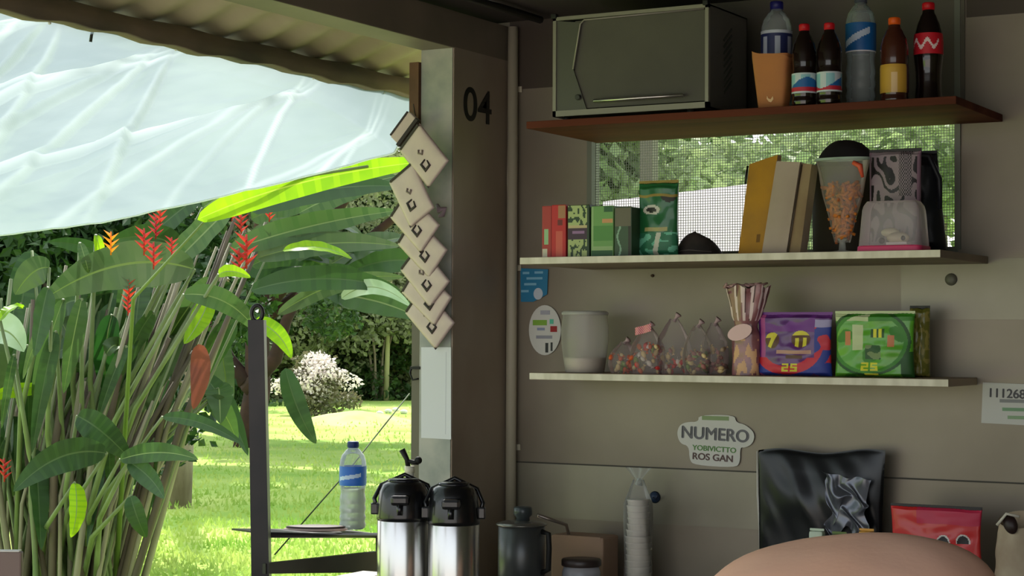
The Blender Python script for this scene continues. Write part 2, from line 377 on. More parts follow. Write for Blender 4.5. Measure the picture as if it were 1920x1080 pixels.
# big grey trunk tree; its crown is over the tarp and shades the lawn
def shade_at(base, x, y, h):
    q = gp(x, y) + SUN_DIR * (h / SUN_DIR.z); return (q.x - base.x, q.y - base.y)
p = gp(322, 948)
tree('garden_tree', 'tall tree with a bare grey trunk standing on the lawn', 'tree', p, 8, (4.6, 1.9, 1.0), 8000, .42, 5, leaf_mid, bark, .15, lean=(.1, .2), hc=5.2, crown=shade_at(p, 430, 935, 5.5))
p = gp(462, 835)
t = tree('garden_tree', 'crooked dark brown tree behind the black post', 'tree', p, 6, (6.5, 2.2, 1.0), 12000, .42, 6, leaf_mid, bark_dark, .17, lean=(.3, .3), hc=5.4, forks=4, crown=shade_at(p, 620, 846, 5.6))
# crooked low branches
b = MB()
for pts in (((0, 0, .9), (-.35, 0, 1.25), (-.75, 0, 1.9), (-.8, 0, 2.5)), ((0, 0, .8), (.5, 0, 1.25), (.62, .1, 1.8), (1.0, .1, 2.4))):
    b.tube(pts, [.13, .11, .08, .05], 8)
b.build('branch', bark_dark, t)
# bushy growth between the post and the sachets, mid distance
for i, (x, y, D, r, n, lm, l) in enumerate(((570, 620, 46, (3.0, 2.0, 1.6), 6500, leaf_far, 'dusky green shrubby foliage right of the black post'), (710, 600, 46, (2.6, 2.0, 2.2), 6500, leaf_far, 'olive foliage hanging left of the white sachets'),
        (400, 640, 42, (2.0, 1.6, 1.6), 4500, leaf_mid, 'sun-flecked foliage just left of the black post'), (30, 620, 13, (1.1, .8, 1.3), 8000, leaf_dark, 'dark shaded bush at the left edge behind the clump'), (150, 500, 12.5, (1.2, .8, .8), 7000, leaf_dark, 'dark foliage under the low end of the white tarp'))):
    q = at(x, y, D=D); t = thing('shrub', l, 'bush', (q.x, q.y, -.05))
    crown_mesh((0, 0, q.z + .05), r, n * 2, .09 if D < 20 else .16, 80 + i).build('foliage', lm, t, fix=False)
    b = MB()
    for k in range(4): b.tube([(.1 * math.cos(k * 1.6), .1 * math.sin(k * 1.6), 0), (.25 * math.cos(k * 1.6), .2 * math.sin(k * 1.6), q.z * .6), (.5 * math.cos(k * 1.6), .4 * math.sin(k * 1.6), q.z)], [.04, .03, .015], 6)
    b.build('stem', bark, t)

# ------------------------------------------------------------------ red-flowered clump (heliconia-like) at the left
def leaf_mb(pts, w, fold=.25, seed=0, tw=0.0, nu=22):
    rr = random.Random(seed); P = [Vector(p) for p in pts]
    def bez(t):
        a = P[0].lerp(P[1], t); c = P[1].lerp(P[2], t); return a.lerp(c, t)
    b = MB(); n0 = FW * -1
    def pos(u, v):
        c = bez(u); tg = (bez(min(1, u + .01)) - bez(max(0, u - .01))).normalized()
        side = tg.cross(n0).normalized(); nn = side.cross(tg)
        a = tw; sd = side * math.cos(a) + nn * math.sin(a); nr = sd.cross(tg)
        prof = (math.sin(PI * min(1, u ** .72 * 1.0)) ** .62) if 0 < u < 1 else 0
        k = (v - .5) * 2
        return c + sd * (k * w * .5 * prof) + nr * (abs(k) * fold * w * .5 * prof + .03 * w * math.sin(u * 26 + seed) * abs(k) * prof)
    b.grid(nu, 11, lambda u, v: pos(u, .5 + math.copysign(abs(2 * v - 1) ** 1.25, v - .5) / 2), lambda u, v: 1 if abs(v - .5) < .06 else (2 if (int(u * nu) % 3 == 0) else 0)); return b
clump_base = at(120, 1180, D=8.6)
clump = thing('heliconia_clump', 'dense clump of tall pale stems with paddle leaves and red flowers, left', 'plant', (clump_base.x, clump_base.y, 0))
CB = Vector((clump_base.x, clump_base.y, 0))
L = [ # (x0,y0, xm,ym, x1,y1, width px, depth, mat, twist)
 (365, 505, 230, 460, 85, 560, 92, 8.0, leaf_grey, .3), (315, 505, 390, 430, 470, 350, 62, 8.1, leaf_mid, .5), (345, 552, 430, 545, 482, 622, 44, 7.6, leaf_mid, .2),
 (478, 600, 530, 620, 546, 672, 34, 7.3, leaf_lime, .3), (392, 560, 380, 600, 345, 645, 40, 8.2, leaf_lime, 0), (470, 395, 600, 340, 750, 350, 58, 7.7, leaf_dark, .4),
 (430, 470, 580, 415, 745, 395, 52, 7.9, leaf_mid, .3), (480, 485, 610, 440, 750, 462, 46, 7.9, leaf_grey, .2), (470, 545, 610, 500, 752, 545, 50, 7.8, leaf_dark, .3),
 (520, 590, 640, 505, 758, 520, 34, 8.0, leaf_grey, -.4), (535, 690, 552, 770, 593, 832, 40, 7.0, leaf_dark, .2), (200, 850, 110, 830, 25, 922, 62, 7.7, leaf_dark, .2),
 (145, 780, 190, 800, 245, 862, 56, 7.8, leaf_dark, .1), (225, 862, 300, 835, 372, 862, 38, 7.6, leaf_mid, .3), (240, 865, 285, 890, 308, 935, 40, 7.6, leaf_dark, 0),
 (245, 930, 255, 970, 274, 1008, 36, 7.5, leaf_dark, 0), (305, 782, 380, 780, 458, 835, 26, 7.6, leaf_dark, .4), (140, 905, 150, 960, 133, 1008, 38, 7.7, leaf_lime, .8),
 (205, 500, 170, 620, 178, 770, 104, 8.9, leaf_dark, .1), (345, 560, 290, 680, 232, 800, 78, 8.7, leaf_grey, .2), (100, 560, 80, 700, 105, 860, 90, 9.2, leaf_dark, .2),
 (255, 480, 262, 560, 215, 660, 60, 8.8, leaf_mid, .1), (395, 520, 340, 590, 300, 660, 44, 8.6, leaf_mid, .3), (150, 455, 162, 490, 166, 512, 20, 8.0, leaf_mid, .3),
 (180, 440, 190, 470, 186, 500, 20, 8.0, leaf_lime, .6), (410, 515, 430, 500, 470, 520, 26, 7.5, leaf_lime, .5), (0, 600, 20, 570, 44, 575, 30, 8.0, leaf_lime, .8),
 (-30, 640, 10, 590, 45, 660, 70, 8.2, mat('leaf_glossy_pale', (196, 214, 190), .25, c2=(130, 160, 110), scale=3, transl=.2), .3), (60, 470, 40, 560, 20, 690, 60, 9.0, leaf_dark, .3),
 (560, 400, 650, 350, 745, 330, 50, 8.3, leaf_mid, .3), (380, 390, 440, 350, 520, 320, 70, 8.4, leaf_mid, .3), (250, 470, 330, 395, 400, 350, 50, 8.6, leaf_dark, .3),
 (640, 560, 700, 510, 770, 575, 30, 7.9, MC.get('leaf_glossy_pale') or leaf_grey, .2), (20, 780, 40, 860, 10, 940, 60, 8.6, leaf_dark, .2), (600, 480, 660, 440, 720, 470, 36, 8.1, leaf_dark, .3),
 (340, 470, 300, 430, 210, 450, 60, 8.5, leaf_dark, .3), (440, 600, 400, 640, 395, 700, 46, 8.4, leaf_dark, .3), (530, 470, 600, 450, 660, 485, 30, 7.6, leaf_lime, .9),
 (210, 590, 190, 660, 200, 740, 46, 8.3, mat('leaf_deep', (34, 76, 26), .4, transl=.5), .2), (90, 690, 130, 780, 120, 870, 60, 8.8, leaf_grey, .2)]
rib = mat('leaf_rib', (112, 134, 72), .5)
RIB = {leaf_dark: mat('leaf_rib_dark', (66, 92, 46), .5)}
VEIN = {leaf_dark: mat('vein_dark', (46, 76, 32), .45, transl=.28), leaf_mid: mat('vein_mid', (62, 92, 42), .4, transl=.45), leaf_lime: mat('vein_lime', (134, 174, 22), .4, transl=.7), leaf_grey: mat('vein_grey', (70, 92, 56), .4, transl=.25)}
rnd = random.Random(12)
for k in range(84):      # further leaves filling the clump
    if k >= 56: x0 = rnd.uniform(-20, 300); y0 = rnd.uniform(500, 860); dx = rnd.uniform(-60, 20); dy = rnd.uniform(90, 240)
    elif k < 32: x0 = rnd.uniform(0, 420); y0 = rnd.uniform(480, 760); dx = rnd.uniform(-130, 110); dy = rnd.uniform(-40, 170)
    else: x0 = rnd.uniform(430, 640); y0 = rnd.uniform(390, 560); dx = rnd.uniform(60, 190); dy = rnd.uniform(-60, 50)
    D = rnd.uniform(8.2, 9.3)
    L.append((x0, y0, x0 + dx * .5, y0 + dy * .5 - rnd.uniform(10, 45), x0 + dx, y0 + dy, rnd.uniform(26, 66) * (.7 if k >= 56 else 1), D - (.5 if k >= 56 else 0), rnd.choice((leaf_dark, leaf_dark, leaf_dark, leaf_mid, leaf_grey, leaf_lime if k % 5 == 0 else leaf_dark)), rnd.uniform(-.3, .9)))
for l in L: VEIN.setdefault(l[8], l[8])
stems = MB()
for i, (x0, y0, xm, ym, x1, y1, wp, D, lm, tw) in enumerate(L):
    a, m_, c = at(x0, y0, D=D), at(xm, ym, D=D - .05), at(x1, y1, D=D + rnd.uniform(-.25, .25))
    o = leaf_mb([a - CB, m_ - CB, c - CB], pm(wp, a), seed=i, tw=tw, nu=30).build('leaf', [lm, RIB.get(lm, rib), VEIN[lm]], clump)
    if lm is leaf_lime: o['label'] = 'lime green backlit leaf'
    # petiole down to the clump base
    bs = CB + Vector((rnd.uniform(-.25, .3), rnd.uniform(-.2, .2), 0)); q = a - CB; bb = bs - CB
    mid = bb.lerp(q, .62) + Vector((-.10, 0, .12))
    if x0 < 420: stems.tube([bb, bb.lerp(mid, .5) + Vector((-.03, 0, .05)), mid, q], [.016, .014, .012, .007], 6)
stems.build('leaf_stalks', mat('stalk_green', (112, 128, 84), .5, c2=(84, 100, 56), scale=4), clump)
# the fan of canes
sm = [mat('cane_pale', (146, 142, 116), .6, c2=(104, 100, 78), scale=5, stretch=(1, 1, .3)), mat('cane_brown', (96, 84, 66), .7, c2=(60, 56, 42), scale=6, stretch=(1, 1, .3)), mat('cane_green', (84, 104, 60), .5, c2=(112, 118, 84), scale=4)]
for i in range(92):
    xt = -20 + 400 * ((i * .618) % 1); yt = 480 + rnd.uniform(0, 330) + (0 if xt < 330 else -40)
    if i % 9 == 0: xt = rnd.uniform(380, 520); yt = rnd.uniform(360, 470)
    xb = 10 + (xt + 20) * .42 + rnd.uniform(-45, 45); D = 8.6 + rnd.uniform(-.5, .6)
    pt = at(xt, yt, D=D); pb = at(xb, 1130, D=D); pb2 = pb + (pb - pt).normalized() * .05
    g0 = Vector((pb.x + (CB.x - pb.x) * .2, pb.y, 0)) - CB; mid = (pt * .48 + pb * .52) + RT * (-.05) - CB
    k = rnd.choice((0, 0, 1, 1, 2)); r = rnd.uniform(.008, .016) * (1.3 if k == 1 else 1)
    b = MB(); b.tube([g0, pb - CB, mid, pt - CB], [r * 1.2, r * 1.1, r, r * .5], 6)
    b.build('cane', sm[k], clump)
redm = mat('red_bract', (206, 62, 40), .45, c2=(176, 40, 46), scale=8, transl=.35); orm = mat('orange_bract', (240, 150, 30), .5, transl=.4)
for i, (x, y, s_, D) in enumerate(((270, 452, 30, 7.9), (288, 478, 30, 7.8), (322, 462, 22, 7.8), (292, 425, 26, 8.0), (242, 540, 26, 8.0), (240, 572, 22, 8.0), (452, 418, 24, 7.9), (462, 470, 38, 7.8), (448, 490, 30, 7.8), (435, 395, 22, 8.1), (208, 455, 26, 7.9), (505, 398, 20, 8.0), (300, 400, 24, 8.1), (8, 880, 26, 8.0))):
    c = at(x, y, D=D) - CB; b = MB(); s = pm(s_, c + CB); rr = random.Random(i)
    for k in range(6):       # zig-zag bracts on a thin axis
        a = (k % 2) * PI + rr.uniform(-.4, .4); d = (RT * math.cos(a) + UP * .75 + FW * rr.uniform(-.3, .3)).normalized(); o_ = c + UP * (s * (.22 * k - .6)) * (1)
        sd = d.cross(FW).normalized() * s * .13
        b.add([o_ - sd, o_ + sd, o_ + d * s * .75, o_ - FW * s * .14, ], [(0, 1, 3), (1, 2, 3), (2, 0, 3)])
    b.tube([c - UP * s * .9, c, c + UP * s * .8], s * .05, 6)
    b.build('flower', orm if i == 10 else redm, clump)
# hanging dried reddish leaf by the crooked tree
a = at(372, 645, D=8.0) - CB
leaf_mb([a, at(385, 700, D=8) - CB, at(362, 768, D=8) - CB], pm(38, a + CB), seed=3).build('dry_leaf', [mat('dry_red_leaf', (140, 74, 44), .7, c2=(110, 60, 50), scale=4, transl=.3)] * 3, clump)
# long lime leaf directly below the edge of the tarp
pA = at(390, 408, D=6.9)
t = thing('banana_leaf', 'long bright lime leaf lying along under the tarp edge', 'leaf', pA)
leaf_mb([at(370, 412, D=6.9) - pA, at(560, 322, D=6.75) - pA, at(830, 300, D=6.6) - pA], pm(52, pA), seed=5, fold=.1, nu=40).build('blade', [leaf_lime, mat('midrib_lime', (176, 200, 60), .4, transl=.4), VEIN[leaf_lime]], t)
b = MB(); pts = [at(390, 408, D=6.9), at(480, 362, D=6.85), at(575, 330, D=6.75), at(690, 312, D=6.65)]
b.tube([q - pA for q in pts], .006, 6); q0 = pts[0]; b.tube([Vector((0, 0, 0)), at(250, 560, D=7.6) - pA, CB - pA + Vector((.3, 0, .3))], [.004, .008, .014], 6)
b.build('midrib', mat('midrib', (96, 118, 56), .5), t)

# ================================================================== tarp awning
tarp_m = bpy.data.materials.new('tarp_plastic'); tarp_m.use_nodes = True
nt = tarp_m.node_tree; bs = nt.nodes['Principled BSDF']; bs.inputs['Base Color'].default_value = srgb((160, 172, 176)); bs.inputs['Roughness'].default_value = .25
tr = nt.nodes.new('ShaderNodeBsdfTranslucent'); tr.inputs[0].default_value = srgb((206, 226, 226))
tc = nt.nodes.new('ShaderNodeTexCoord'); nz = nt.nodes.new('ShaderNodeTexNoise'); nz.inputs['Scale'].default_value = 1.6; nz.inputs['Detail'].default_value = 5; nt.links.new(tc.outputs['Object'], nz.inputs[0])
rp = nt.nodes.new('ShaderNodeValToRGB'); rp.color_ramp.elements[0].color = srgb((116, 130, 134)); rp.color_ramp.elements[1].color = srgb((136, 149, 150)); rp.color_ramp.elements[0].position = .3; rp.color_ramp.elements[1].position = .7
nt.links.new(nz.outputs[0], rp.inputs[0]); nt.links.new(rp.outputs[0], tr.inputs[0])
mx = nt.nodes.new('ShaderNodeMixShader'); mx.inputs[0].default_value = .72
nt.links.new(bs.outputs[0], mx.inputs[1]); nt.links.new(tr.outputs[0], mx.inputs[2]); nt.links.new(mx.outputs[0], nt.nodes['Material Output'].inputs[0])
farX = [(-3.19, 2.30), (-3.23, 2.20), (-3.27, 2.137), (-3.6, 2.07), (-4.002, 2.006), (-4.35, 1.957), (-4.701, 1.923), (-4.986, 1.907), (-5.6, 1.86), (-6.4, 1.80)]
def fz(x):
    for (a, za), (c, zc) in zip(farX, farX[1:]):
        if x <= a and x >= c: k = (a - x) / (a - c); return za + (zc - za) * k
    return farX[-1][1]
ties = [4.82, 4.45, 3.83, 3.36, 2.8, 2.3]
def ridge(d, w): return math.exp(-(d / w) ** 2)
CR = {}
def tarp(u, v):
    x = -3.19 - (u ** 1.35) * 3.2; y = 5.0 - v * 3.6
    t = (-3.19 - x)
    z0 = 2.31 - .13 * t + .0 * t; z = fz(x) * (1 - min(1, v * 2.6)) + (2.315 - .10 * t - .022 * t * t) * min(1, v * 2.6)
    z = fz(x) + (2.31 - .135 * t - fz(x)) * (1 - math.exp(-v * 9))
    # folds fan out from the ties on the eave
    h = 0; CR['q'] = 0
    for i, ty in enumerate(ties):
        dy = y - ty
        for j, s_ in enumerate((.08, .21, .36, .55, .82)):
            hh = dy - s_ * t - .05 * math.sin(t * 2 + i + j)
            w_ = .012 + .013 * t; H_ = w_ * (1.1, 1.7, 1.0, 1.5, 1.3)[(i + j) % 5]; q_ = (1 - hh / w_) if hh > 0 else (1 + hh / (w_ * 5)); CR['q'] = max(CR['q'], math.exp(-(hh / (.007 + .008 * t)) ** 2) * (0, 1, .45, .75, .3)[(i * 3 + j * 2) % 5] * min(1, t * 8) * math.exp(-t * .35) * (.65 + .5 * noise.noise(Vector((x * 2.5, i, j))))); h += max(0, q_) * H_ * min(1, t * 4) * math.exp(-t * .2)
    h *= .12 + .88 * min(1, v * 7); h += (.2 + .8 * min(1, v * 7)) * .045 * noise.noise(Vector((x * .9, y * 3.2 + x * .9, 1))) * min(1, t * 3) + .004 * noise.noise(Vector((x * 9, y * 14, 4)))
    return (x, y, z + h)
b = MB(); qs = []
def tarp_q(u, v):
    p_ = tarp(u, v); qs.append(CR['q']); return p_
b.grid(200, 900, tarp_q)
att = nt.nodes.new('ShaderNodeAttribute'); att.attribute_name = 'crease_glint'      # bright glints on the creases, painted into the translucent colour
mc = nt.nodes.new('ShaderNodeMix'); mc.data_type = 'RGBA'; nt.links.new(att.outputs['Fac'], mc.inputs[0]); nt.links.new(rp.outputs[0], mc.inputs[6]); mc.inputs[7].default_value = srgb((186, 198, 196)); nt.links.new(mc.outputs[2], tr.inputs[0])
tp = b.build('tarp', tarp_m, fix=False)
ca = tp.data.attributes.new('crease_glint', 'FLOAT', 'POINT'); ca.data.foreach_set('value', [max(0, q) for q in qs])
tag(tp, 'white translucent plastic tarp stretched from the eave, creased in fans', 'tarp')
# hem line and ties
b = MB(); b.tube([Vector(tarp(i / 60, 0)) for i in range(2, 61)], .004, 6); b.build('hem', mat('hem_white', (226, 236, 236), .5, transl=.4), tp)
for ty in ties:
    b = MB(); b.tube([(-3.195, ty, 2.30), (-3.21, ty + .01, 2.33), (-3.18, ty, 2.345)], .004, 6); b.build('tie', mat('tie_cord', (210, 214, 206), .6), tp)
b = MB(); q = at(187, 62, X=-3.2); b.tube([(q.x - .02, q.y, q.z + .04), (q.x - .03, q.y, q.z - .02)], .004, 6); b.build('hook', mat('hook_dark', (50, 52, 50), .5, .5), tp)

# ================================================================== SHELVES
wood = mat('brown_board', (104, 54, 36), .8, spec=.2, c2=(78, 38, 26), scale=5, stretch=(.25, 2, 2), bump=.1)
whiteboard = mat('white_laminate', (206, 200, 184), .5, c2=(184, 176, 158), scale=5)
ZT = 2.131; TT = ZT + .020; ZM = 1.750; TM = ZM + .020; ZL = 1.424; TL = ZL + .020
def shelf(name, label, lo, hi, m, em=None, br=True):
    t = thing(name, label, 'shelf', ((lo[0] + hi[0]) / 2, hi[1], lo[2])); c = Vector(t.location)
    b = MB(); b.bbox(Vector(lo) - c, Vector(hi) - c, .002); b.build('board', m, t)
    if em:
        b = MB(); b.box(Vector((lo[0], lo[1] - .002, lo[2] + .001)) - c, Vector((hi[0], lo[1], hi[2] - .001)) - c); b.build('edge_band', em, t)
    if False:
        for x in (lo[0] + .12, (lo[0] + hi[0]) / 2, hi[0] - .12):
            b = MB(); b.box((x - c.x - .008, -.16, -.003), (x - c.x + .008, -.003, 0)); b.box((x - c.x - .008, -.004, -.05), (x - c.x + .008, -.001, 0))
            b.build('bracket', mat('bracket_grey', (100, 96, 84), .5, .4), t)
    return t
shelf('wall_shelf', 'reddish brown wooden shelf, the topmost, carrying the oven and bottles', (-2.543, 4.56, ZT), (-1.322, 4.998, TT), wood, None, False)
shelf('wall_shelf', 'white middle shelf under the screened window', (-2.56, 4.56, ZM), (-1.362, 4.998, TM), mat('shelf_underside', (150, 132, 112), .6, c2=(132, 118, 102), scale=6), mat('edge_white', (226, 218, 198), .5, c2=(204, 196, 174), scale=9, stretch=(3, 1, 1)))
shelf('wall_shelf', 'white lowest shelf carrying sweets and snack bags', (-2.622, 4.73, ZL), (-1.392, 4.998, TL), mat('shelf_board_beige', (170, 150, 126), .6), MC['edge_white'])

# ---------------- bottles
def sx(x, y, Y): return at(x, y, Y=Y)
BP = { # profiles, r as fraction of max radius, z as fraction of the height
 'water': [(.80, 0), (.96, .015), (1, .05), (.93, .09), (1, .13), (.92, .18), (1, .23), (.94, .28), (.99, .33), (.90, .42), (.97, .50), (1, .53), (1, .74), (.97, .78), (.85, .84), (.60, .89), (.36, .925), (.34, .94)],
 'cola': [(.75, 0), (.93, .015), (.97, .06), (.92, .12), (.86, .22), (.88, .34), (1, .48), (1, .62), (.95, .70), (.80, .78), (.58, .86), (.42, .905), (.38, .94)],
 'pet': [(.78, 0), (.95, .02), (1, .07), (.96, .12), (1, .16), (1, .42), (.97, .46), (1, .55), (1, .66), (.88, .75), (.62, .84), (.44, .895), (.40, .93)]}
def refine(pr, k=4):
    o = []
    for (a, z), (c, y) in zip(pr, pr[1:]):
        for i in range(k): s = i / k; e = s * s * (3 - 2 * s) * .5 + s * .5; o.append((a + (c - a) * e, z + (y - z) * s))
    return o + [pr[-1]]
def bottle(label, x, ytop, ybot, wpx, Y, kind, bodym, capm, lab=None, labm=None, zbase=None, group=None, cat='bottle', liquid=None, name='drink_bottle'):
    p = at(x, ybot, Y=Y); r = pm(wpx, p) / 2; z0 = zbase if zbase is not None else p.z
    h = at(x, ytop, Y=Y).z - z0
    t = thing(name, label, cat, (p.x, Y, z0 + .0008), 0, group)
    pr = [(a * r, z * h) for a, z in refine(BP[kind])]
    b = MB(); b.lathe(pr, n=28); b.build('bottle_body', bodym, t)
    zt = pr[-1][1]; b = MB(); cr_ = r * .42
    b.lathe([(cr_, zt - .003), (cr_, h - .002), (cr_ * .9, h)], n=24)
    for k in range(24): a = 2 * PI * k / 24; b.box((-.0005, cr_ - .0002, zt), (.0005, cr_ + .0006, h - .003), M=Matrix.Rotation(a, 4, 'Z'))
    b.build('cap', capm, t)
    if liquid:
        b = MB(); b.lathe([(a * .95, z + .0015) for a, z in pr if z < h * liquid[1]], n=24); b.build('liquid', liquid[0], t)
    if lab:
        z0_, z1_, fn = lab; pts = [z0_ + (z1_ - z0_) * i / 24 for i in range(25)]
        def rad(z):
            for (a, za), (c, zc) in zip(pr, pr[1:]):
                if za <= z * h <= zc: return a + (c - a) * (z * h - za) / max(1e-6, zc - za)
            return r
        b = MB(); vv = lambda zz, ang: fn((ang - 1.5 * PI) / PI, (zz / h - z0_) / (z1_ - z0_))     # u=0 faces -Y
        b.lathe([(rad(z) + .0009, z * h) for z in pts], n=72, mf=vv, closed=False); b.build('label_wrap', labm, t)
    return t
pet = clearfilm('clear_pet', (225, 235, 235), .16, .08); watm = mat('water_in_bottle', (214, 224, 222), .05, trans=.9, ior=1.2)
cola = mat('cola_body', (26, 14, 12), .12, coat=.5); redcap = mat('red_cap', (196, 22, 34), .4); bluecap = mat('navy_cap', (34, 34, 104), .4)
P = plain
def lab_navy(u, v): u *= 3; return 1 if abs((u * 1.2) % 1 - .5) < .16 and .2 < v < .85 else (2 if v < .08 or v > .93 else 0)
bottle('tall clear water bottle with navy label and navy cap behind the kraft cup', 1456, 4, 205, 58, 4.80, 'water', pet, bluecap, (.42, .74, lab_navy), [P((38, 44, 92)), P((170, 176, 196)), P((200, 205, 215))], TT, liquid=(watm, .74))
def lab_pep(u, v):
    u = u * 2.2
    if v < .10 or v > .92: return 1
    if v < .48 + .3 * math.sin(u * 2): return 2 if v < .3 else (0)
    return 1 if math.sin(u * 7) > .2 else 3
for i, (x, l) in enumerate(((1508, 'left one of two small dark cola bottles with red caps'), (1555, 'right one of two small dark cola bottles with red caps'))):
    t = bottle(l, x, 46 - i * 2, 207, 46, 4.62, 'pet', cola, redcap, (.16, .40, (lambda u, v: lab_pep(u + .15, v)) if i == 0 else (lambda u, v: lab_pep(u - .25, v))), [P((30, 96, 160)), P((196, 206, 214)), P((190, 34, 56)), P((140, 190, 200))], TT, 'two small cola bottles')
    b = MB(); b.lathe([(.0185, .105), (.0205, .115), (.0225, .128)], n=40, closed=False)
bottle('clear water bottle with broad blue label between cola and amber bottles', 1614, -8, 195, 56, 4.76, 'water', pet, mat('grey_cap', (70, 74, 86), .4),
       (.50, .75, lambda u, v: 1 if abs(v - .5 - u * .8) < .12 and abs(u) < .3 else (2 if v < .06 else 0)), [P((26, 96, 160)), P((190, 205, 225)), P((230, 232, 235))], TT, liquid=(watm, .86))
bottle('amber tea bottle with orange cap and yellow label', 1677, 34, 198, 52, 4.70, 'pet', mat('tea_body', (70, 34, 24), .15, coat=.5), mat('orange_cap', (226, 96, 22), .4),
       (.14, .46, lambda u, v: 1 if abs(u - .1) < .07 and v < .7 else (2 if abs(u) > .42 else 0)), [P((206, 160, 62)), P((226, 190, 140)), P((84, 48, 60))], TT)
def lab_red(u, v):
    return 1 if (abs(v - .5 - .18 * math.sin(u * 22)) < .10 and abs(u) < .34) else (0)
bottle('tall cola bottle with red label and red cap at the shelf end', 1741, 6, 190, 54, 4.78, 'cola', cola, redcap, (.50, .70, lab_red), [P((200, 28, 44)), P((236, 214, 210))], TT)

# kraft cup / carton
pc = at(1440, 205, Y=4.60); r = pm(36, pc)
t = thing('paper_cup', 'tan kraft paper container in front of the navy-label bottle', 'container', (pc.x, 4.64, TT + .0008))
b = MB(); hh = at(1440, 105, Y=4.64).z - TT; w0 = r * .72; w1 = r * 1.05
def cup(u, v):
    k = w0 + (w1 - w0) * v; a = u * 2 * PI; e = .35; cx = abs(math.cos(a)) ** e * math.copysign(1, math.cos(a)); cz = abs(math.sin(a)) ** e * math.copysign(1, math.sin(a))
    return (cx * k, cz * k * .7, v * hh - .012 * (v > .98) * math.cos(a))
b.grid(48, 14, cup); b.add([cup(i / 48, 0) for i in range(48)], [tuple(range(48))])
b.grid(48, 6, lambda u, v: (cup(u, 1 - v * .5)[0] * .96, cup(u, 1 - v * .5)[1] * .96, hh - .001 - v * .05))
b.build('cup_body', mat('kraft', (186, 118, 66), .75, c2=(166, 108, 66), scale=6), t)
b = MB(); b.prism([(-.008, .028), (-.002, .02), (.004, .018), (.011, .026), (.009, .034), (.003, .026), (-.004, .029), (-.007, .036)], .001, Matrix.Translation((.0, -w0 * .7 - .004, 0))); b.build('printed_mark', P((226, 186, 140)), t)

# ---------------- countertop oven
ov = thing('countertop_oven', 'grey-framed countertop oven with big glass door on the brown shelf', 'oven', (0, 0, 0))
Yf = 4.60; pL = at(1036, 215, Y=Yf); pR = at(1328, 203, Y=Yf); zt = 2.445
x0, x1 = pL.x, pR.x; z0 = TT + .014; dpt = .27
ov.location = ((x0 + x1) / 2, Yf + dpt / 2, TT + .0008); oc = Vector(ov.location)
def OB(lo, hi, bv=.002): b = MB(); b.bbox(Vector(lo) - oc, Vector(hi) - oc, bv); return b
ovm = mat('oven_enamel', (104, 102, 92), .35, .2, c2=(96, 94, 86), scale=5); ovf = mat('oven_trim', (142, 138, 124), .35, .3); ovd = mat('oven_dark', (60, 62, 54), .3)
b = MB(); T = .004
for lo, hi in (((x0, Yf + .012, z0), (x1, Yf + dpt, z0 + T)), ((x0, Yf + .012, zt - T), (x1, Yf + dpt, zt)), ((x0, Yf + .012, z0), (x0 + T, Yf + dpt, zt)), ((x1 - T, Yf + .012, z0), (x1, Yf + dpt, zt)), ((x0, Yf + dpt - T, z0), (x1, Yf + dpt, zt))):
    b.box(Vector(lo) - oc, Vector(hi) - oc)
b.build('casing', ovm, ov)
b = MB()
for k in range(9):       # slanted side vents
    z = z0 + .07 + k * .018; M = Matrix.Translation(Vector((x1 + .001, Yf + .13, z)) - oc) @ Matrix.Rotation(math.radians(35), 4, 'X'); b.box((-.001, -.034, -.003), (.0015, .034, .003), M=M)
b.build('side_vents', ovd, ov)
b = MB(); e = .010
for lo, hi in (((x0, Yf, z0), (x1, Yf + .014, z0 + e * 1.6)), ((x0, Yf, zt - e), (x1, Yf + .014, zt)), ((x0, Yf, z0), (x0 + e, Yf + .014, zt)), ((x1 - e, Yf, z0), (x1, Yf + .014, zt))):
    b.box(Vector(lo) - oc, Vector(hi) - oc)
b.build('front_frame', ovf, ov)
# control strip at the left, its slanted divider and knob
xs = x0 + .085
b = MB(); b.prism([(x0 + e - oc.x, z0 + .016 - oc.z), (xs + .02 - oc.x, z0 + .016 - oc.z), (xs - .022 - oc.x, z0 + .13 - oc.z), (xs - .0 - oc.x, zt - .02 - oc.z), (x0 + e - oc.x, zt - e - oc.z)], .006, Matrix.Translation((0, Yf + .004 - oc.y, 0)))
b.build('control_panel', mat('oven_panel', (88, 88, 78), .35, .2), ov)
b = MB(); b.tube([(xs - oc.x - .022, Yf - oc.y + .003, z0 + .13 - oc.z), (xs - oc.x, Yf - oc.y + .003, zt - .025 - oc.z), (xs + .012 - oc.x, Yf - oc.y + .003, zt - .014 - oc.z), (x1 - .014 - oc.x, Yf - oc.y + .003, zt - .012 - oc.z)], .0028, 8)
b.build('door_rim', ovf, ov)
b = MB(); b.lathe([(.008, 0), (.008, .008), (.006, .010)], n=18, M=Matrix.Translation((xs - .004 - oc.x, Yf + .003 - oc.y, z0 + .05 - oc.z)) @ Matrix.Rotation(PI / 2, 4, 'X')); b.build('knob', ovd, ov)
b = MB(); b.box(Vector((xs - .02, Yf + .010, z0 + .02)) - oc, Vector((x1 - e, Yf + .013, zt - .014)) - oc); b.build('door_glass', mat('smoky_glass', (92, 90, 80), .18, c2=(84, 82, 74), scale=4, spec=.6), ov)
b = MB(); b.tube([(xs + .05 - oc.x, Yf - .010 - oc.y, z0 + .036 - oc.z), (xs + .14 - oc.x, Yf - .012 - oc.y, z0 + .036 - oc.z), (x1 - .07 - oc.x, Yf - .010 - oc.y, z0 + .036 - oc.z)], .005, 8)
for xx in (xs + .06, x1 - .08): b.tube([(xx - oc.x, Yf - .010 - oc.y, z0 + .036 - oc.z), (xx - oc.x, Yf + .012 - oc.y, z0 + .036 - oc.z)], .003, 6)
b.build('door_handle', mat('chrome', (196, 192, 184), .2, .9), ov)
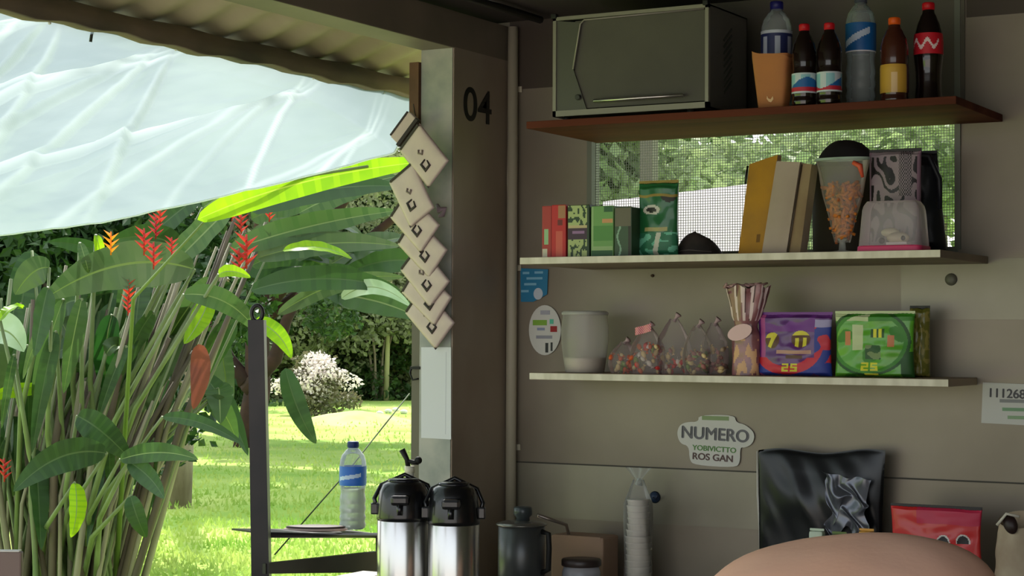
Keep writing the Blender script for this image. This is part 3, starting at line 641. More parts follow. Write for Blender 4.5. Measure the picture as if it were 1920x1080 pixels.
for (xx, yy) in ((x0 + .035, Yf + .02), (x1 - .06, Yf + .02), (x0 + .035, Yf + dpt - .03), (x1 - .06, Yf + dpt - .03)):
    b = MB(); b.lathe([(.011, 0), (.010, z0 - TT - .001)], c=(xx - oc.x, yy - oc.y, 0), n=14); b.build('foot', mat('rubber_black', (18, 18, 16), .6), ov)
for xx in (x0 + .004, x1 - .008):
    b = MB(); b.bbox((xx - oc.x - .008, Yf - .006 - oc.y, zt - .004 - oc.z), (xx - oc.x + .008, Yf + .012 - oc.y, zt + .010 - oc.z), .003); b.build('corner_hinge', MC['rubber_black'], ov)

# ================================================================== MIDDLE SHELF goods
def bag(name, label, cat, x0, x1, ytop, ybot, Y, thick, mats, fn, zb, group=None, wob=.004, seed=1, tilt=0, topw=1.0, botw=1.0, rz=0, nu=64, nv=56, flat_ends=.07, zig=True, parent_label=None):
    pa = at(x0, ybot, Y=Y); pb = at(x1, ybot, Y=Y); w_ = pb.x - pa.x; h_ = at((x0 + x1) / 2, ytop, Y=Y).z - zb - .0008
    t = thing(name, label, cat, ((pa.x + pb.x) / 2, Y, zb + .0008), rz, group)
    def prof(u, v): return (max(0, math.sin(PI * u)) ** .45) * (min(1, (v / max(flat_ends, 1e-4))) ** .7 if v < flat_ends else (min(1, ((1 - v) / flat_ends * .35)) ** .7 if v > 1 - flat_ends else 1)) * (1 - .3 * v)
    def P_(side):
        def f(u, v):
            k = botw + (topw - botw) * v - .06 * math.sin(PI * v) * 0
            x = (u - .5) * w_ * k * (1 - .04 * math.sin(PI * v)); z = v * h_
            y = side * thick * .5 * prof(u, v) + wob * noise.noise(Vector((u * 5 + seed, v * 6, side))) * prof(u, v)
            z += .004 * noise.noise(Vector((u * 4, seed, v * 3))) * v
            return (x + tilt * z, y, z)
        return f
    b = MB(); b.grid(nu, nv, P_(-1), fn); b.grid(nu, nv, P_(1), lambda u, v: 0)
    b.build('packet', mats, t)
    b = MB()      # crimped seal strip along the top
    b.grid(40, 2, lambda u, v: ((u - .5) * w_ * topw + tilt * h_, .0014 * math.sin(u * 120), h_ - .002 + v * .009))
    b.build('top_seal', mats[1] if len(mats) > 1 else mats[0], t)
    return t
# boxes of tea
def cbox(label, x0, x1, ytop, ybot, Y, d, mats, fn, zb=TM, name='tea_box', cat='box', group=None, rz=0, lean=0):
    pa = at(x0, ybot, Y=Y); pb = at(x1, ybot, Y=Y); h_ = at((x0 + x1) / 2, ytop, Y=Y).z - zb - .0008; w_ = pb.x - pa.x
    t = thing(name, label, cat, ((pa.x + pb.x) / 2, Y + d / 2, zb + .0008), rz, group)
    b = MB(); b.bbox((-w_ / 2, -d / 2, 0), (w_ / 2, d / 2, h_), .002); b.build('carton', mats[0], t)
    b = MB(); b.grid(24, 36, lambda u, v: ((u - .5) * (w_ - .004), -d / 2 - .0006, .002 + v * (h_ - .004)), fn, smooth=False); b.build('front_print', mats, t, fix=False)
    b = MB(); b.box((-w_ / 2 + .004, -d / 2 + .004, h_), (w_ / 2 - .004, -d / 2 + .012, h_ + .0006)); b.build('lid_flap', mats[-1], t)
    return t
G = 'tea boxes in a row on the middle shelf'
cbox('narrow red carton at the left end of the tea row', 1016, 1034, 386, 479, 4.64, .07, [P((168, 52, 44)), P((150, 190, 140)), P((210, 200, 180))], lambda u, v: 1 if (.2 < u < .7 and .25 < v < .55) else (2 if u < .6 and v < .18 else 0), group=G)
cbox('bright red tea box, second in the row from the left', 1034, 1061, 384, 479, 4.62, .07, [P((190, 34, 34)), P((206, 88, 70)), P((110, 30, 26)), P((170, 120, 80))], lambda u, v: 3 if (u > .45 and v > .75) else (2 if (.4 < u < .8 and .62 < v < .72) else (1 if (.3 < u < .8 and v < .5) else 0)), group=G)
cbox('tea box with purple band across pale green leaves', 1064, 1105, 384, 479, 4.62, .07, [P((38, 62, 34)), P((172, 186, 120)), P((64, 38, 58)), P((150, 110, 150)), P((196, 178, 130))],
     lambda u, v: 0 if u > .9 else (2 if .33 < v < .55 and not (.44 < v < .5 and .2 < u < .8) else (3 if .44 <= v <= .5 else (4 if .55 < v < .62 else (1 if noise.noise(Vector((u * 7, v * 9, 0))) > -.12 else 0)))), group=G)
cbox('plain light green tea box with orange line', 1108, 1150, 386, 478, 4.62, .07, [P((112, 160, 86)), P((206, 150, 96)), P((84, 140, 66)), P((44, 92, 50)), P((150, 180, 120))],
     lambda u, v: 1 if (.5 < u and .66 < v < .74) else (3 if (v < .1 or (u > .6 and v > .88)) else (4 if v < .2 or u < .1 else (2 if .3 < v < .6 else 0))), group=G)
cbox('dark green and grey box at the right end of the tea row', 1152, 1184, 388, 478, 4.62, .08, [P((60, 84, 58)), P((104, 98, 78)), P((132, 168, 140)), P((48, 44, 36))],
     lambda u, v: 1 if v > .62 else (2 if abs(u - .25 - .1 * math.sin(v * 12)) < .06 else (3 if u > .85 else 0)), group=G)
# green pouch with emblem
def gp_fn(u, v):
    if v > .80: return 1 if v < .84 else 0
    if (u - .38) ** 2 / .05 + (v - .63) ** 2 / .0045 < 1: return 4 if (u - .38) ** 2 / .02 + (v - .63) ** 2 / .0012 < 1 else 2
    if (u - .80) ** 2 / .03 + (v - .80 + u * .0) ** 2 / .004 < 1: return 4
    if .34 < v < .40 and .2 < u < .8: return 5
    if v < .32: return 2 if abs(u - .55 - .3 * (v - .2)) < .06 else (3 if noise.noise(Vector((u * 5, v * 11, 3))) > .1 else 6)
    return 0
bag('drink_powder_pouch', 'tall green pouch with a small pale oval emblem, standing right of the tea boxes', 'pouch', 1198, 1272, 343, 477, 4.68, .05, [mat('pouch_green', (38, 104, 58), .3, coat=.3), P((150, 128, 50)), P((206, 206, 186)), P((110, 190, 156)), P((40, 40, 28)), P((176, 168, 110)), P((48, 118, 84))], gp_fn, TM)
# dark cap-like pouch beside it
pc = at(1300, 472, Y=4.72); t = thing('fabric_pouch', 'small dark brown crumpled pouch right of the green pouch', 'pouch', (pc.x, 4.74, TM + .0008))
b = MB(); b.grid(40, 20, lambda u, v: ((v * 1.05) * .062 * math.cos(2 * PI * u) * (1 if math.cos(2 * PI * u) < 0 else 1.25), v * .05 * math.sin(2 * PI * u), .062 * (1 - v ** 2.6) * (1 + .12 * math.cos(2 * PI * u + 2)) + .003 * noise.noise(Vector((u * 9, v * 6, 0))) * (1 - v)))
b.build('pouch_body', mat('dark_cloth', (62, 52, 48), .7, c2=(40, 36, 32), scale=20), t)
b = MB(); b.tube([(-.05, -.035, .014), (0, -.051, .017), (.06, -.034, .012)], .0015, 6); b.build('piping', P((104, 96, 90)), t)
# tall thin things leaning: yellow folder, white booklet pair
def leaner(name, label, cat, quad, d, m, Y, zb=TM, group=None, fn=None, mats=None, edge=None, Yt=None):
    Yt = Yt or Y
    q = [at(x, y, Y=(Y if i < 2 else Yt)) for i, (x, y) in enumerate(quad)]     # bl, br, tr, tl
    q[0].z = q[1].z = zb + .0008; o_ = (q[0] + q[1]) / 2
    t = thing(name, label, cat, (o_.x, o_.y, zb + .0008), 0, group); q = [v - Vector(t.location) for v in q]
    b = MB(); dy = Vector((0, d, 0))
    b.grid(16, 24, lambda u, v: q[0].lerp(q[1], u).lerp(q[3].lerp(q[2], u), v) + Vector((0, -.003 * math.sin(PI * u) * math.sin(PI * v), 0)), fn)
    b.grid(16, 24, lambda u, v: q[0].lerp(q[1], u).lerp(q[3].lerp(q[2], u), v) + dy)
    for a, c in ((0, 1), (1, 2), (2, 3), (3, 0)): b.add([q[a], q[c], q[c] + dy, q[a] + dy], [(0, 1, 2, 3)])
    b.build('cover', mats or m, t)
    return t, q
t, q = leaner('folder', 'mustard yellow folder leaning on the middle shelf', 'folder', ((1384, 474), (1440, 474), (1458, 290), (1405, 308)), .03, None, 4.66, mats=[mat('mustard', (186, 134, 30), .6, c2=(160, 116, 40), scale=10), P((120, 84, 24))], fn=lambda u, v: 1 if (u - .62) ** 2 / .004 + (v - .16) ** 2 / .003 < 1 else 0, Yt=4.72)
b = MB(); b.tube([q[3] + Vector((-.004, -.002, -.005)), q[3].lerp(q[0], .22) + Vector((-.004, -.002, 0))], .003, 6); b.build('elastic', P((20, 18, 16)), t)
t, q = leaner('booklet', 'thick off-white booklet leaning beside the mustard folder', 'book', ((1428, 474), (1474, 474), (1500, 304), (1456, 302)), .045, mat('offwhite_cover', (184, 166, 148), .6, c2=(168, 150, 128), scale=6), 4.63, Yt=4.69)
b = MB(); b.add([q[0] + Vector((.006, .002, .002)), q[1] + Vector((-.002, .002, .002)), q[1] + Vector((-.002, .043, .002)), q[0] + Vector((.006, .043, .002))], [(0, 1, 2, 3)]); b.build('pages', P((214, 206, 190)), t)
t, q = leaner('booklet', 'narrow tan booklet wedged right of the thick off-white one', 'book', ((1477, 474), (1500, 474), (1522, 308), (1503, 306)), .05, mat('tan_cover', (160, 138, 100), .6, c2=(130, 104, 70), scale=8), 4.64, Yt=4.70)
b = MB(); b.tube([q[0] + Vector((.002, -.003, .004)), q[3] + Vector((.002, -.003, -.004))], .002, 6); b.build('spine', P((84, 72, 54)), t)
# black bag / cap on the far side of the shelf
pc = at(1578, 300, Y=4.90)
t = thing('cap', 'black cloth cap lying behind the bag of orange snacks', 'cap', (pc.x, 4.92, TM + .0008))
b = MB(); hz = at(1578, 262, Y=4.9).z - TM - .001
b.grid(48, 24, lambda u, v: ((.094 * v * math.cos(2 * PI * u)) * (1 + .1 * math.cos(2 * PI * u)), .07 * v * math.sin(2 * PI * u), hz - .075 * v ** 2.6 + .004 * noise.noise(Vector((u * 7, v * 5, 1)))))
b.build('crown', mat('black_cloth', (22, 20, 22), .8, c2=(34, 30, 32), scale=12), t)
b = MB(); b.grid(24, 8, lambda u, v: (-.085 - .055 * v + .0 * u, (u - .5) * .11 * (1 - .3 * v * v), hz - .072 - .022 * v - .02 * (2 * u - 1) ** 2)); b.grid(24, 8, lambda u, v: (-.085 - .055 * v, (u - .5) * .11 * (1 - .3 * v * v), hz - .075 - .022 * v - .02 * (2 * u - 1) ** 2)); b.build('peak', MC['black_cloth'], t)
b = MB(); b.lathe([(.085, 0), (.088, .02), (.092, hz - .074)], n=32, sy=.75); b.build('box_under_cap', mat('dark_olive_box', (66, 60, 44), .7), t)
# V-shaped clear bag of orange snacks
t = thing('snack_bag', 'clear cone-shaped bag of orange snacks between booklets and zebra-print bag', 'bag', (at(1572, 474, Y=4.70).x, 4.72, TM + .0008)); tx = Vector(t.location)
hz = at(1575, 300, Y=4.70).z - TM
def cone_bag(k, zlo, zhi, nz=20):
    def f(u, v):
        z = zlo + (zhi - zlo) * v; s = z / hz; r = (.010 + .062 * s ** .85) * k
        a = 2 * PI * u; wv = 1 + .08 * noise.noise(Vector((math.cos(a) * 2, math.sin(a) * 2, s * 4)))
        return (r * math.cos(a) * wv + .004, r * math.sin(a) * .45 * wv, z)
    return f
b = MB(); b.grid(40, 26, cone_bag(1.03, .03, hz)); b.build('clear_wrap', clearfilm('bag_film', (220, 214, 200), .14, .12), t, fix=False)
b = MB(); rr = random.Random(4)
for i in range(170):
    s = rr.random() ** .6; z = .035 + s * (hz * .74 - .035); r = (.008 + .055 * (z / hz) ** .85) * rr.random() ** .4; a = rr.uniform(0, 2 * PI)
    c = Vector((r * math.cos(a) + .004, r * math.sin(a) * .4, z)); d = Vector((rr.gauss(0, 1), rr.gauss(0, .4), rr.gauss(0, 1))).normalized() * .013
    b.tube([c - d, c + Vector((0, 0, .003)), c + d], .0042, 5, mi=0 if rr.random() < .7 else 1)
tag(b.build('snack_sticks', [mat('snack_orange', (212, 122, 34), .6), mat('snack_amber', (176, 96, 40), .6)], t), kind='stuff')
b = MB(); b.lathe([(.034, 0), (.034, .006), (.010, .010), (.008, .034), (.016, .04)], c=(.004, 0, 0), n=24, sy=.6); b.build('clear_base', clearfilm('base_clear', (200, 200, 190), .35, .15), t)
b = MB(); b.grid(40, 3, lambda u, v: ((.075 * math.cos(2 * PI * u)) + .004, .034 * math.sin(2 * PI * u), hz + v * .006)); b.tube([(-.07, -.01, hz), (0, -.036, hz + .002), (.072, -.01, hz)], .002, 6); b.build('bag_rim', P((150, 168, 154)), t)
b = MB(); b.tube([(.045, -.034, hz - .01), (.064, -.034, hz - .02), (.070, -.03, hz - .05)], [.006, .008, .004], 8); b.build('red_tie', P((214, 88, 58)), t)
# zebra-print bag with handle, black bag behind
def zebra(u, v):
    if u < .06 or u > .94: return 2
    s = noise.noise(Vector((u * 4.5, v * 5, 1.7))) * 3.2
    if .62 < u < .86 and v > .55: return 1 if (int(u * 46) + int(v * 60)) % 2 else 0
    return 1 if math.sin(u * 10 + v * 16 + s * 3) > .25 and .12 < v < .95 else 0
bag('tote_bag', 'mauve tote bag printed with black and white scribble pattern', 'bag', 1628, 1730, 284, 472, 4.76, .06, [mat('mauve_cloth', (150, 134, 140), .7), P((30, 26, 28)), P((138, 108, 124))], zebra, TM, topw=.96, flat_ends=.03, nu=90, nv=110)
bag('backpack', 'black backpack at the right end of the middle shelf', 'bag', 1680, 1776, 288, 474, 4.88, .12, [mat('black_nylon', (18, 20, 26), .5, c2=(30, 32, 38), scale=9), P((30, 30, 34)), P((210, 210, 200))], lambda u, v: 2 if (.66 < u < .7 + .1 * v and .03 < v < .22) else 0, TM, topw=.62, botw=1, flat_ends=.12, wob=.01)
bp = bpy.context.scene.collection.objects
bpk = [o for o in bp if o.get('label', '').startswith('black backpack')][0]
b = MB(); b.tube([(-.07, -.02, .235), (-.03, -.03, .272), (.03, -.03, .262), (.055, -.02, .20), (.06, -.03, .12)], [.006, .008, .008, .008, .006], 8); b.build('strap', MC['black_nylon'], bpk)
# clear box with pink base
xa = at(1602, 466, Y=4.60).x; xb = at(1726, 466, Y=4.60).x; zt_ = at(1660, 376, Y=4.60).z
t = thing('lunch_box', 'upside-down clear plastic box on its pink lid, bread inside', 'box', ((xa + xb) / 2, 4.655, TM + .0008)); hw = (xb - xa) / 2; hh = zt_ - TM
def rbox(b, hw_, hd, z0_, z1_, tw, e=.28, n=48, nz=10, top=True):
    def f(u, v):
        a = 2 * PI * u; k = 1 - (1 - tw) * v; ed = 1 if v < .8 else math.sqrt(max(0, 1 - ((v - .8) / .2) ** 2 * .25))
        c = abs(math.cos(a)) ** e * math.copysign(1, math.cos(a)); s = abs(math.sin(a)) ** e * math.copysign(1, math.sin(a)); return (c * hw_ * k * ed, s * hd * k * ed, z0_ + (z1_ - z0_) * v)
    b.grid(n, nz, f)
    if top: b.add([f(i / n, 1) for i in range(n)], [tuple(range(n))])
b = MB(); rbox(b, hw * .96, .048, .014, hh, .88); b.build('clear_tub', clearfilm('tub_clear', (226, 214, 216), .22, .2), t, fix=False)
b = MB(); rbox(b, hw, .052, 0, .016, .98); b.build('pink_lid', mat('pink_plastic', (226, 62, 112), .4), t)
b = MB(); b.ball((.014, -.01, .035), .03, sc=(1, .6, .5)); b.ball((-.01, 0, .05), .02, sc=(1.2, .7, .6)); b.build('bread', P((214, 202, 172)), t)
b = MB(); b.bbox((-.012, -.03, .0165), (.044, .01, .024), .002); b.build('napkin', P((238, 226, 226)), t)
b = MB(); b.ball((-.026, -.02, .028), .008, sc=(1, 1, 1)); b.ball((.03, -.02, .034), .007); b.build('olive', P((34, 30, 24)), t)

# ================================================================== LOWEST SHELF goods
# tub with white contents
pc = at(1092, 700, Y=4.83); r = pm(44, pc); t = thing('plastic_tub', 'round translucent tub half filled with white sugar, lowest shelf left', 'tub', (pc.x, 4.845, TL + .0008)); hh = at(1092, 590, Y=4.83).z - TL
pr = [(r * .80, 0), (r * .84, hh * .02), (r * .92, hh * .25), (r * 1.0, hh * .5), (r * 1.02, hh * .75), (r * .95, hh * .95), (r * .96, hh)]
b = MB(); b.lathe(pr, n=36, closed=False); b.build('tub_wall', clearfilm('milky', (206, 200, 190), .34, .25), t)
b = MB(); b.lathe([(r * .78, .001), (r * .82, .003), (r * .9, hh * .24), (r * .86, hh * .255), (0, hh * .26)], n=36); b.build('sugar', P((236, 224, 206), .8), t)
b = MB(); b.lathe([(r * .97, hh - .002), (r * 1.0, hh), (r * 1.0, hh + .006), (r * .9, hh + .010), (0, hh + .011)], n=36); b.build('tub_lid', clearfilm('milky_lid', (206, 204, 194), .6, .3), t)
# candy bags
film = clearfilm('candy_film', (214, 196, 194), .12, .22)
cc = [P((214, 96, 44)), P((116, 150, 60)), P((206, 50, 48)), P((222, 196, 140)), P((170, 112, 104)), P((226, 214, 204)), P((150, 84, 66))]
def candy_bag(label, x0, x1, ytop, Y, idx, n=34, hfill=.42, knot=True, tagc=None):
    pa = at(x0 - 3, 705, Y=Y); pb = at(x1 + 5, 705, Y=Y); w_ = pb.x - pa.x; hh = at((x0 + x1) / 2, ytop, Y=Y).z - TL
    t = thing('candy_bag', label, 'bag', ((pa.x + pb.x) / 2, Y, TL + .0008), 0, 'clear bags of loose sweets on the lowest shelf'); rr = random.Random(idx)
    def f(u, v):
        a = 2 * PI * u; k = .86 + .2 * math.sin(PI * min(1, v * 1.5)) if v < .62 else (.93 - (v - .62) / .38 * .68); k *= 1 + .06 * math.sin(a * 5 + idx) * v + .05 * noise.noise(Vector((u * 6, v * 6, idx)))
        return (math.cos(a) * w_ / 2 * k, math.sin(a) * .034 * k, v * hh * (.98 if v > .9 else 1))
    b = MB(); b.grid(44, 24, f); b.build('clear_bag', film, t, fix=False)
    for k in range(n):
        z = .006 + rr.random() * hh * hfill; x = rr.uniform(-.40, .40) * w_; y = rr.uniform(-.026, .02); s = rr.uniform(.0065, .009)
        M = Matrix.Rotation(rr.uniform(0, PI), 4, 'Z') @ Matrix.Rotation(rr.uniform(0, PI), 4, 'Y')
        b = MB(); b.ball((0, 0, 0), s, n=6, sc=(1.2, .8, .8)); b.add([(s, 0, 0), (s * 1.9, s * .5, s * .4), (s * 1.9, -s * .5, -s * .4)], [(0, 1, 2)]); b.add([(-s, 0, 0), (-s * 1.9, s * .5, -s * .4), (-s * 1.9, -s * .5, s * .4)], [(0, 1, 2)])
        o = b.build('sweet', cc[rr.choice(tagc)] if tagc else rr.choice(cc), t, fix=False); o.matrix_local = Matrix.Translation((x, y, z)) @ M
    if knot:
        b = MB(); b.tube([(0, 0, hh * .93), (.006, 0, hh), (.014, 0, hh * 1.06)], [.006, .004, .010], 8); b.build('knot', P((188, 160, 158)), t)
    return t
candy_bag('open bag of orange and green wrapped sweets next to the sugar tub', 1147, 1192, 640, 4.82, 1, 26, .55, tagc=[0, 1, 0, 3, 5])
t = candy_bag('bag of sweets with a red and white checked top, second from the tub', 1188, 1240, 612, 4.80, 2, 30, .55, tagc=[1, 0, 3, 5, 2])
b = MB(); b.grid(20, 6, lambda u, v: (-.026 + u * .05, -.03 - .003 * math.sin(u * 9), .108 + v * .022 + .012 * u), lambda u, v: (int(u * 20) + int(v * 6)) % 2, smooth=False); b.build('checked_label', [P((208, 54, 70)), P((226, 180, 178))], t, fix=False)
candy_bag('tied bag of pale sweets with a red one, third from the tub', 1236, 1290, 596, 4.82, 3, 30, .42, tagc=[2, 4, 5, 3])
candy_bag('tied bag of brownish sweets with a green one, fourth from the tub', 1286, 1328, 608, 4.80, 4, 26, .45, tagc=[6, 4, 1, 3])
candy_bag('tied bag of red-brown sweets beside the tall lollipop bag', 1318, 1358, 604, 4.83, 5, 26, .45, tagc=[6, 4, 6, 3])
# tall lollipop bag: bulging top of sticks, oval sticker
pc = at(1396, 708, Y=4.80); t = thing('lollipop_bag', 'tall brown-pink bag of sweets with a pink oval sticker and crinkled top', 'bag', (pc.x, 4.81, TL + .0008)); hh = at(1396, 538, Y=4.8).z - TL
def lb(u, v):
    a = 2 * PI * u; k = (.040 if v < .6 else .040 + .022 * (v - .6) / .4) * (1 - .16 * math.exp(-((v - .56) / .07) ** 2)); k *= 1 + .09 * math.sin(a * 7) * max(0, v - .5) * 2 + .06 * noise.noise(Vector((u * 7, v * 8, 2)))
    return (math.cos(a) * k + .012 * max(0, v - .6), math.sin(a) * k * .62, v * hh + .006 * math.sin(a * 6) * (v > .95))
def lbm(u, v):
    if v > .62: return 1 if math.sin(u * 2 * PI * 13 + v * 3) > .45 else (2 if math.sin(u * 2 * PI * 13 + 2) > .5 else 0)
    return 3 if (v < .4 and noise.noise(Vector((u * 14, v * 7, 5))) > .05) else 0
b = MB(); b.grid(96, 44, lb, lbm); b.build('wrap', [mat('pink_brown_foil', (160, 106, 108), .3, coat=.4, c2=(118, 72, 76), scale=20), P((226, 200, 196)), P((84, 52, 50)), P((214, 166, 120))], t, fix=False)
b = MB(); b.grid(20, 10, lambda u, v: (-.006 + .036 * (v ** .5) * math.cos(2 * PI * u), -.031, .118 + .022 * (v ** .5) * math.sin(2 * PI * u) + .008 * (v ** .5) * math.cos(2 * PI * u))); b.build('oval_sticker', P((226, 186, 182)), t, fix=False)
b = MB(); rr = random.Random(2)
for k in range(9): x = -.052 + .013 * k; b.tube([(x * .9, rr.uniform(-.015, .01), hh * .97), (x * 1.02 - .006, rr.uniform(-.03, -.01), hh + rr.uniform(.0, .008)), (x * 1.02 + .006, rr.uniform(-.03, .01), hh + rr.uniform(.0, .010))], [.004, .006, .003], 6)
b.build('wrapper_ends', P((176, 140, 136)), t)
# purple and green snack bags
def arcf(u, v, cx, cy_, r0, r1, sq=1.0): d = math.hypot((u - cx) * sq, v - cy_); return r0 < d < r1
def digits(u, v, u0, v0, s, body):
    F5 = {'2': ('111', '001', '111', '100', '111'), '5': ('111', '100', '111', '001', '111'), '3': ('111', '001', '111', '001', '111')}
    for i, ch in enumerate(body):
        a = (u - u0 - i * s * .85) / (s * .7); c = (v0 + s - v) / s
        if 0 <= a < 1 and 0 <= c < 1 and F5[ch][int(c * 5)][int(a * 3)] == '1': return True
    return False
def purple(u, v):
    if digits(u, v, .37, .07, .13, '25'): return 3
    if v < .30 and arcf(u, v, .42, .52, .36, .50): return 2
    if v < .42 and arcf(u, v, .42, .52, .50, .60): return 4
    if u < .12: return 6 if u > .05 else 0
    if ((u - .22) / .10) ** 2 + ((v - .58) / .13) ** 2 < 1: return 3 if abs(u - .22 - .4 * (v - .58)) < .03 or (v > .62 and u < .24) else 5
    if ((u - .62) / .13) ** 2 + ((v - .60) / .13) ** 2 < 1: return 3 if (abs((u - .62) * 9 % 1 - .5) < .22 and v < .62) or v > .66 else 5
    if .36 < v < .42 and .28 < u < .76: return 7
    if .28 < v < .34 and .42 < u < .64: return 5
    if u > .80: return (8 if v > .8 else (4 if noise.noise(Vector((u * 6, v * 5, 0))) > -.05 else 2)) if v < .92 else 0
    return 1 if v > .72 and noise.noise(Vector((u * 4, v * 6, 3))) > -.1 else 0
bag('snack_bag', 'purple snack bag with red arc and yellow number, left of the green one', 'bag', 1421, 1561, 590, 711, 4.82, .055, [mat('purple_foil', (92, 40, 112), .3, coat=.3), P((118, 54, 140)), P((206, 44, 60)), P((222, 208, 60)), P((44, 60, 150)), P((96, 62, 42)), P((176, 80, 140)), P((196, 150, 130)), P((170, 160, 200))], purple, TL, nu=120, nv=100, wob=.006, flat_ends=.05)
def green(u, v):
    if digits(u, v, .37, .10, .13, '25'): return 3
    if .03 < v < .06 and .42 < u < .58: return 3
    if arcf(u, v, .45, .55, .44, .49): return 2
    if arcf(u, v, .45, .55, .49, .53): return 5
    if .14 < u < .22 and .5 < v < .72: return 4
    if .24 < u < .38 and .42 < v < .82: return 1
    if .70 < u < .78 and .48 < v < .66: return 4
    if .48 < u < .66 and .62 < v < .76: return 3 if abs((u * 14) % 1 - .5) < .28 else 5
    if .42 < u < .62 and .28 < v < .50: return 6 if noise.noise(Vector((u * 10, v * 10, 1))) > 0 else 5
    if v > .88: return 1 if u < .45 else 2
    if u > .86 and v < .4: return 5
    return 0 if noise.noise(Vector((u * 3, v * 3, 4))) > -.2 else 2
bag('snack_bag', 'bright green snack bag with yellow number on the lowest shelf', 'bag', 1566, 1716, 588, 714, 4.82, .06, [mat('green_foil', (92, 164, 42), .3, coat=.3), P((196, 206, 158)), P((60, 132, 34)), P((222, 216, 52)), P((206, 128, 80)), P((38, 84, 32)), P((120, 140, 90))], green, TL, nu=120, nv=100, wob=.006, flat_ends=.05, seed=4)
bag('snack_bag', 'narrow olive side-on snack bag at the right end behind the green one', 'bag', 1706, 1744, 578, 712, 4.90, .05, [mat('olive_foil', (112, 112, 40), .35, coat=.3), P((40, 40, 20)), P((150, 140, 70))], lambda u, v: 2 if noise.noise(Vector((u * 6, v * 14, 1))) > .12 else 0, TL, flat_ends=.04, seed=6)

# ================================================================== stickers and notices
def sticker(name, label, poly_px, Y, m, d=.0012, cat='sticker'):
    q = [at(x, y, Y=Y) for x, y in poly_px]; c = sum(q, Vector()) / len(q)
    t = thing(name, label, cat, (c.x, Y, c.z)); b = MB(); b.prism([(v.x - c.x, v.z - c.z) for v in q], -d); b.build('backing', m, t); return t, c
def rel(c, x, y, Y=YW): p = at(x, y, Y=Y); return Vector((p.x - c.x, 0, p.z - c.z))
YS = YW - .0045
t, c = sticker('blue_sticker', 'small blue sticker in the corner under the middle shelf', [(976, 503), (1028, 505), (1026, 552), (1000, 566), (977, 566)], YS, P((38, 124, 164)))
for i, (x, y, wd) in enumerate(((988, 512, 14), (1012, 511, 18), (1004, 522, 34), (996, 533, 26), (986, 546, 16))):
    q = rel(c, x, y); k = pm(wd, c) / 2; b = MB(); b.box((q.x - k, -.002, q.z - .0035), (q.x + k, -.0012, q.z + .0035)); b.build('print_line', P((130, 186, 210)), t)
q = rel(c, 1011, 551); b = MB(); b.prism([(q.x + .016 * math.cos(a), q.z + .018 * math.sin(a)) for a in [2 * PI * k / 20 for k in range(20)]], -.001, Matrix.Translation((0, -.0014, 0))); b.build('round_mark', P((196, 206, 216)), t)
t, c = sticker('oval_sticker', 'white oval sticker with green stripe and red dot beside the sugar tub', [(1022 + 30 * math.cos(a), 619 + 47 * math.sin(a)) for a in [2 * PI * k / 32 for k in range(32)]], YS, P((212, 212, 202)))
for x, y, wd, h_, col in ((1014, 605, 30, 10, (130, 176, 60)), (1036, 603, 8, 9, (90, 196, 160)), (1040, 617, 14, 11, (160, 26, 30)), (1016, 617, 16, 5, (140, 150, 176)), (1022, 632, 34, 6, (150, 152, 160)), (1027, 652, 6, 18, (46, 50, 46)), (1036, 650, 4, 16, (46, 50, 46)), (1024, 586, 20, 8, (170, 170, 178))):
    q = rel(c, x, y); k = pm(wd, c) / 2; hk = pm(h_, c) / 2; b = MB(); b.box((q.x - k, -.0022, q.z - hk), (q.x + k, -.0012, q.z + hk)); b.build('print_mark', P(col), t)
# NUMERO sticker
out = [(1310, 778), (1378, 778), (1380, 792), (1398, 796), (1416, 812), (1412, 832), (1396, 840), (1388, 838), (1388, 868), (1378, 877), (1302, 872), (1293, 862), (1292, 836), (1276, 832), (1269, 814), (1274, 797), (1288, 791), (1310, 791)]
def chaikin(p, n=2):
    for _ in range(n):
        q = []
        for i in range(len(p)):
            a, d = p[i], p[(i + 1) % len(p)]; q += [(a[0] * .75 + d[0] * .25, a[1] * .75 + d[1] * .25), (a[0] * .25 + d[0] * .75, a[1] * .25 + d[1] * .75)]
        p = q
    return p
out = chaikin(out)
t, c = sticker('number_sticker', 'white die-cut sticker with grey block lettering above the panel seam', out, YW - .0052, P((202, 200, 190)))
sl_ = math.atan2(-.045, 1)
q = rel(c, 1342, 815); text('lettering', 'NUMERO', .050, P((96, 94, 98)), t, (q.x, -.0019, q.z), sx=1.02, ry=-sl_ * .8, fat=.0016)
q = rel(c, 1341, 842); text('green_lettering', 'YOBIVICTTO', .021, P((78, 130, 50)), t, (q.x, -.0019, q.z), sx=1.12, ry=-sl_ * .8, fat=.0005)
q = rel(c, 1338, 858); text('dark_lettering', 'ROS GAN', .027, P((88, 62, 56)), t, (q.x, -.0019, q.z), sx=1.1, ry=-sl_ * .8, fat=.0008)
q = rel(c, 1343, 784); b = MB(); b.box((q.x - .042, -.002, q.z - .006), (q.x + .042, -.0012, q.z + .006)); b.build('green_tab', P((128, 148, 98)), t)
# right notice
t, c = sticker('paper_notice', 'white paper notice with a phone number at the right edge', [(1843, 717), (2010, 724), (2010, 802), (1840, 793)], YW - .003, P((196, 194, 188)), cat='sign')
q = rel(c, 1918, 740); text('number_line', '11126808745', .034, P((64, 62, 66)), t, (q.x, -.0018, q.z), sx=1.0, ry=.03, fat=.0008)
for x, y, wd, col in ((1905, 752, 60, (130, 130, 130)), (1915, 768, 70, (110, 150, 110)), (1918, 783, 56, (130, 160, 120))):
    q = rel(c, x, y); k = pm(wd, c) / 2; b = MB(); b.box((q.x - k, -.0018, q.z - .0045), (q.x + k, -.0012, q.z + .0045)); b.build('print_line', P(col), t)
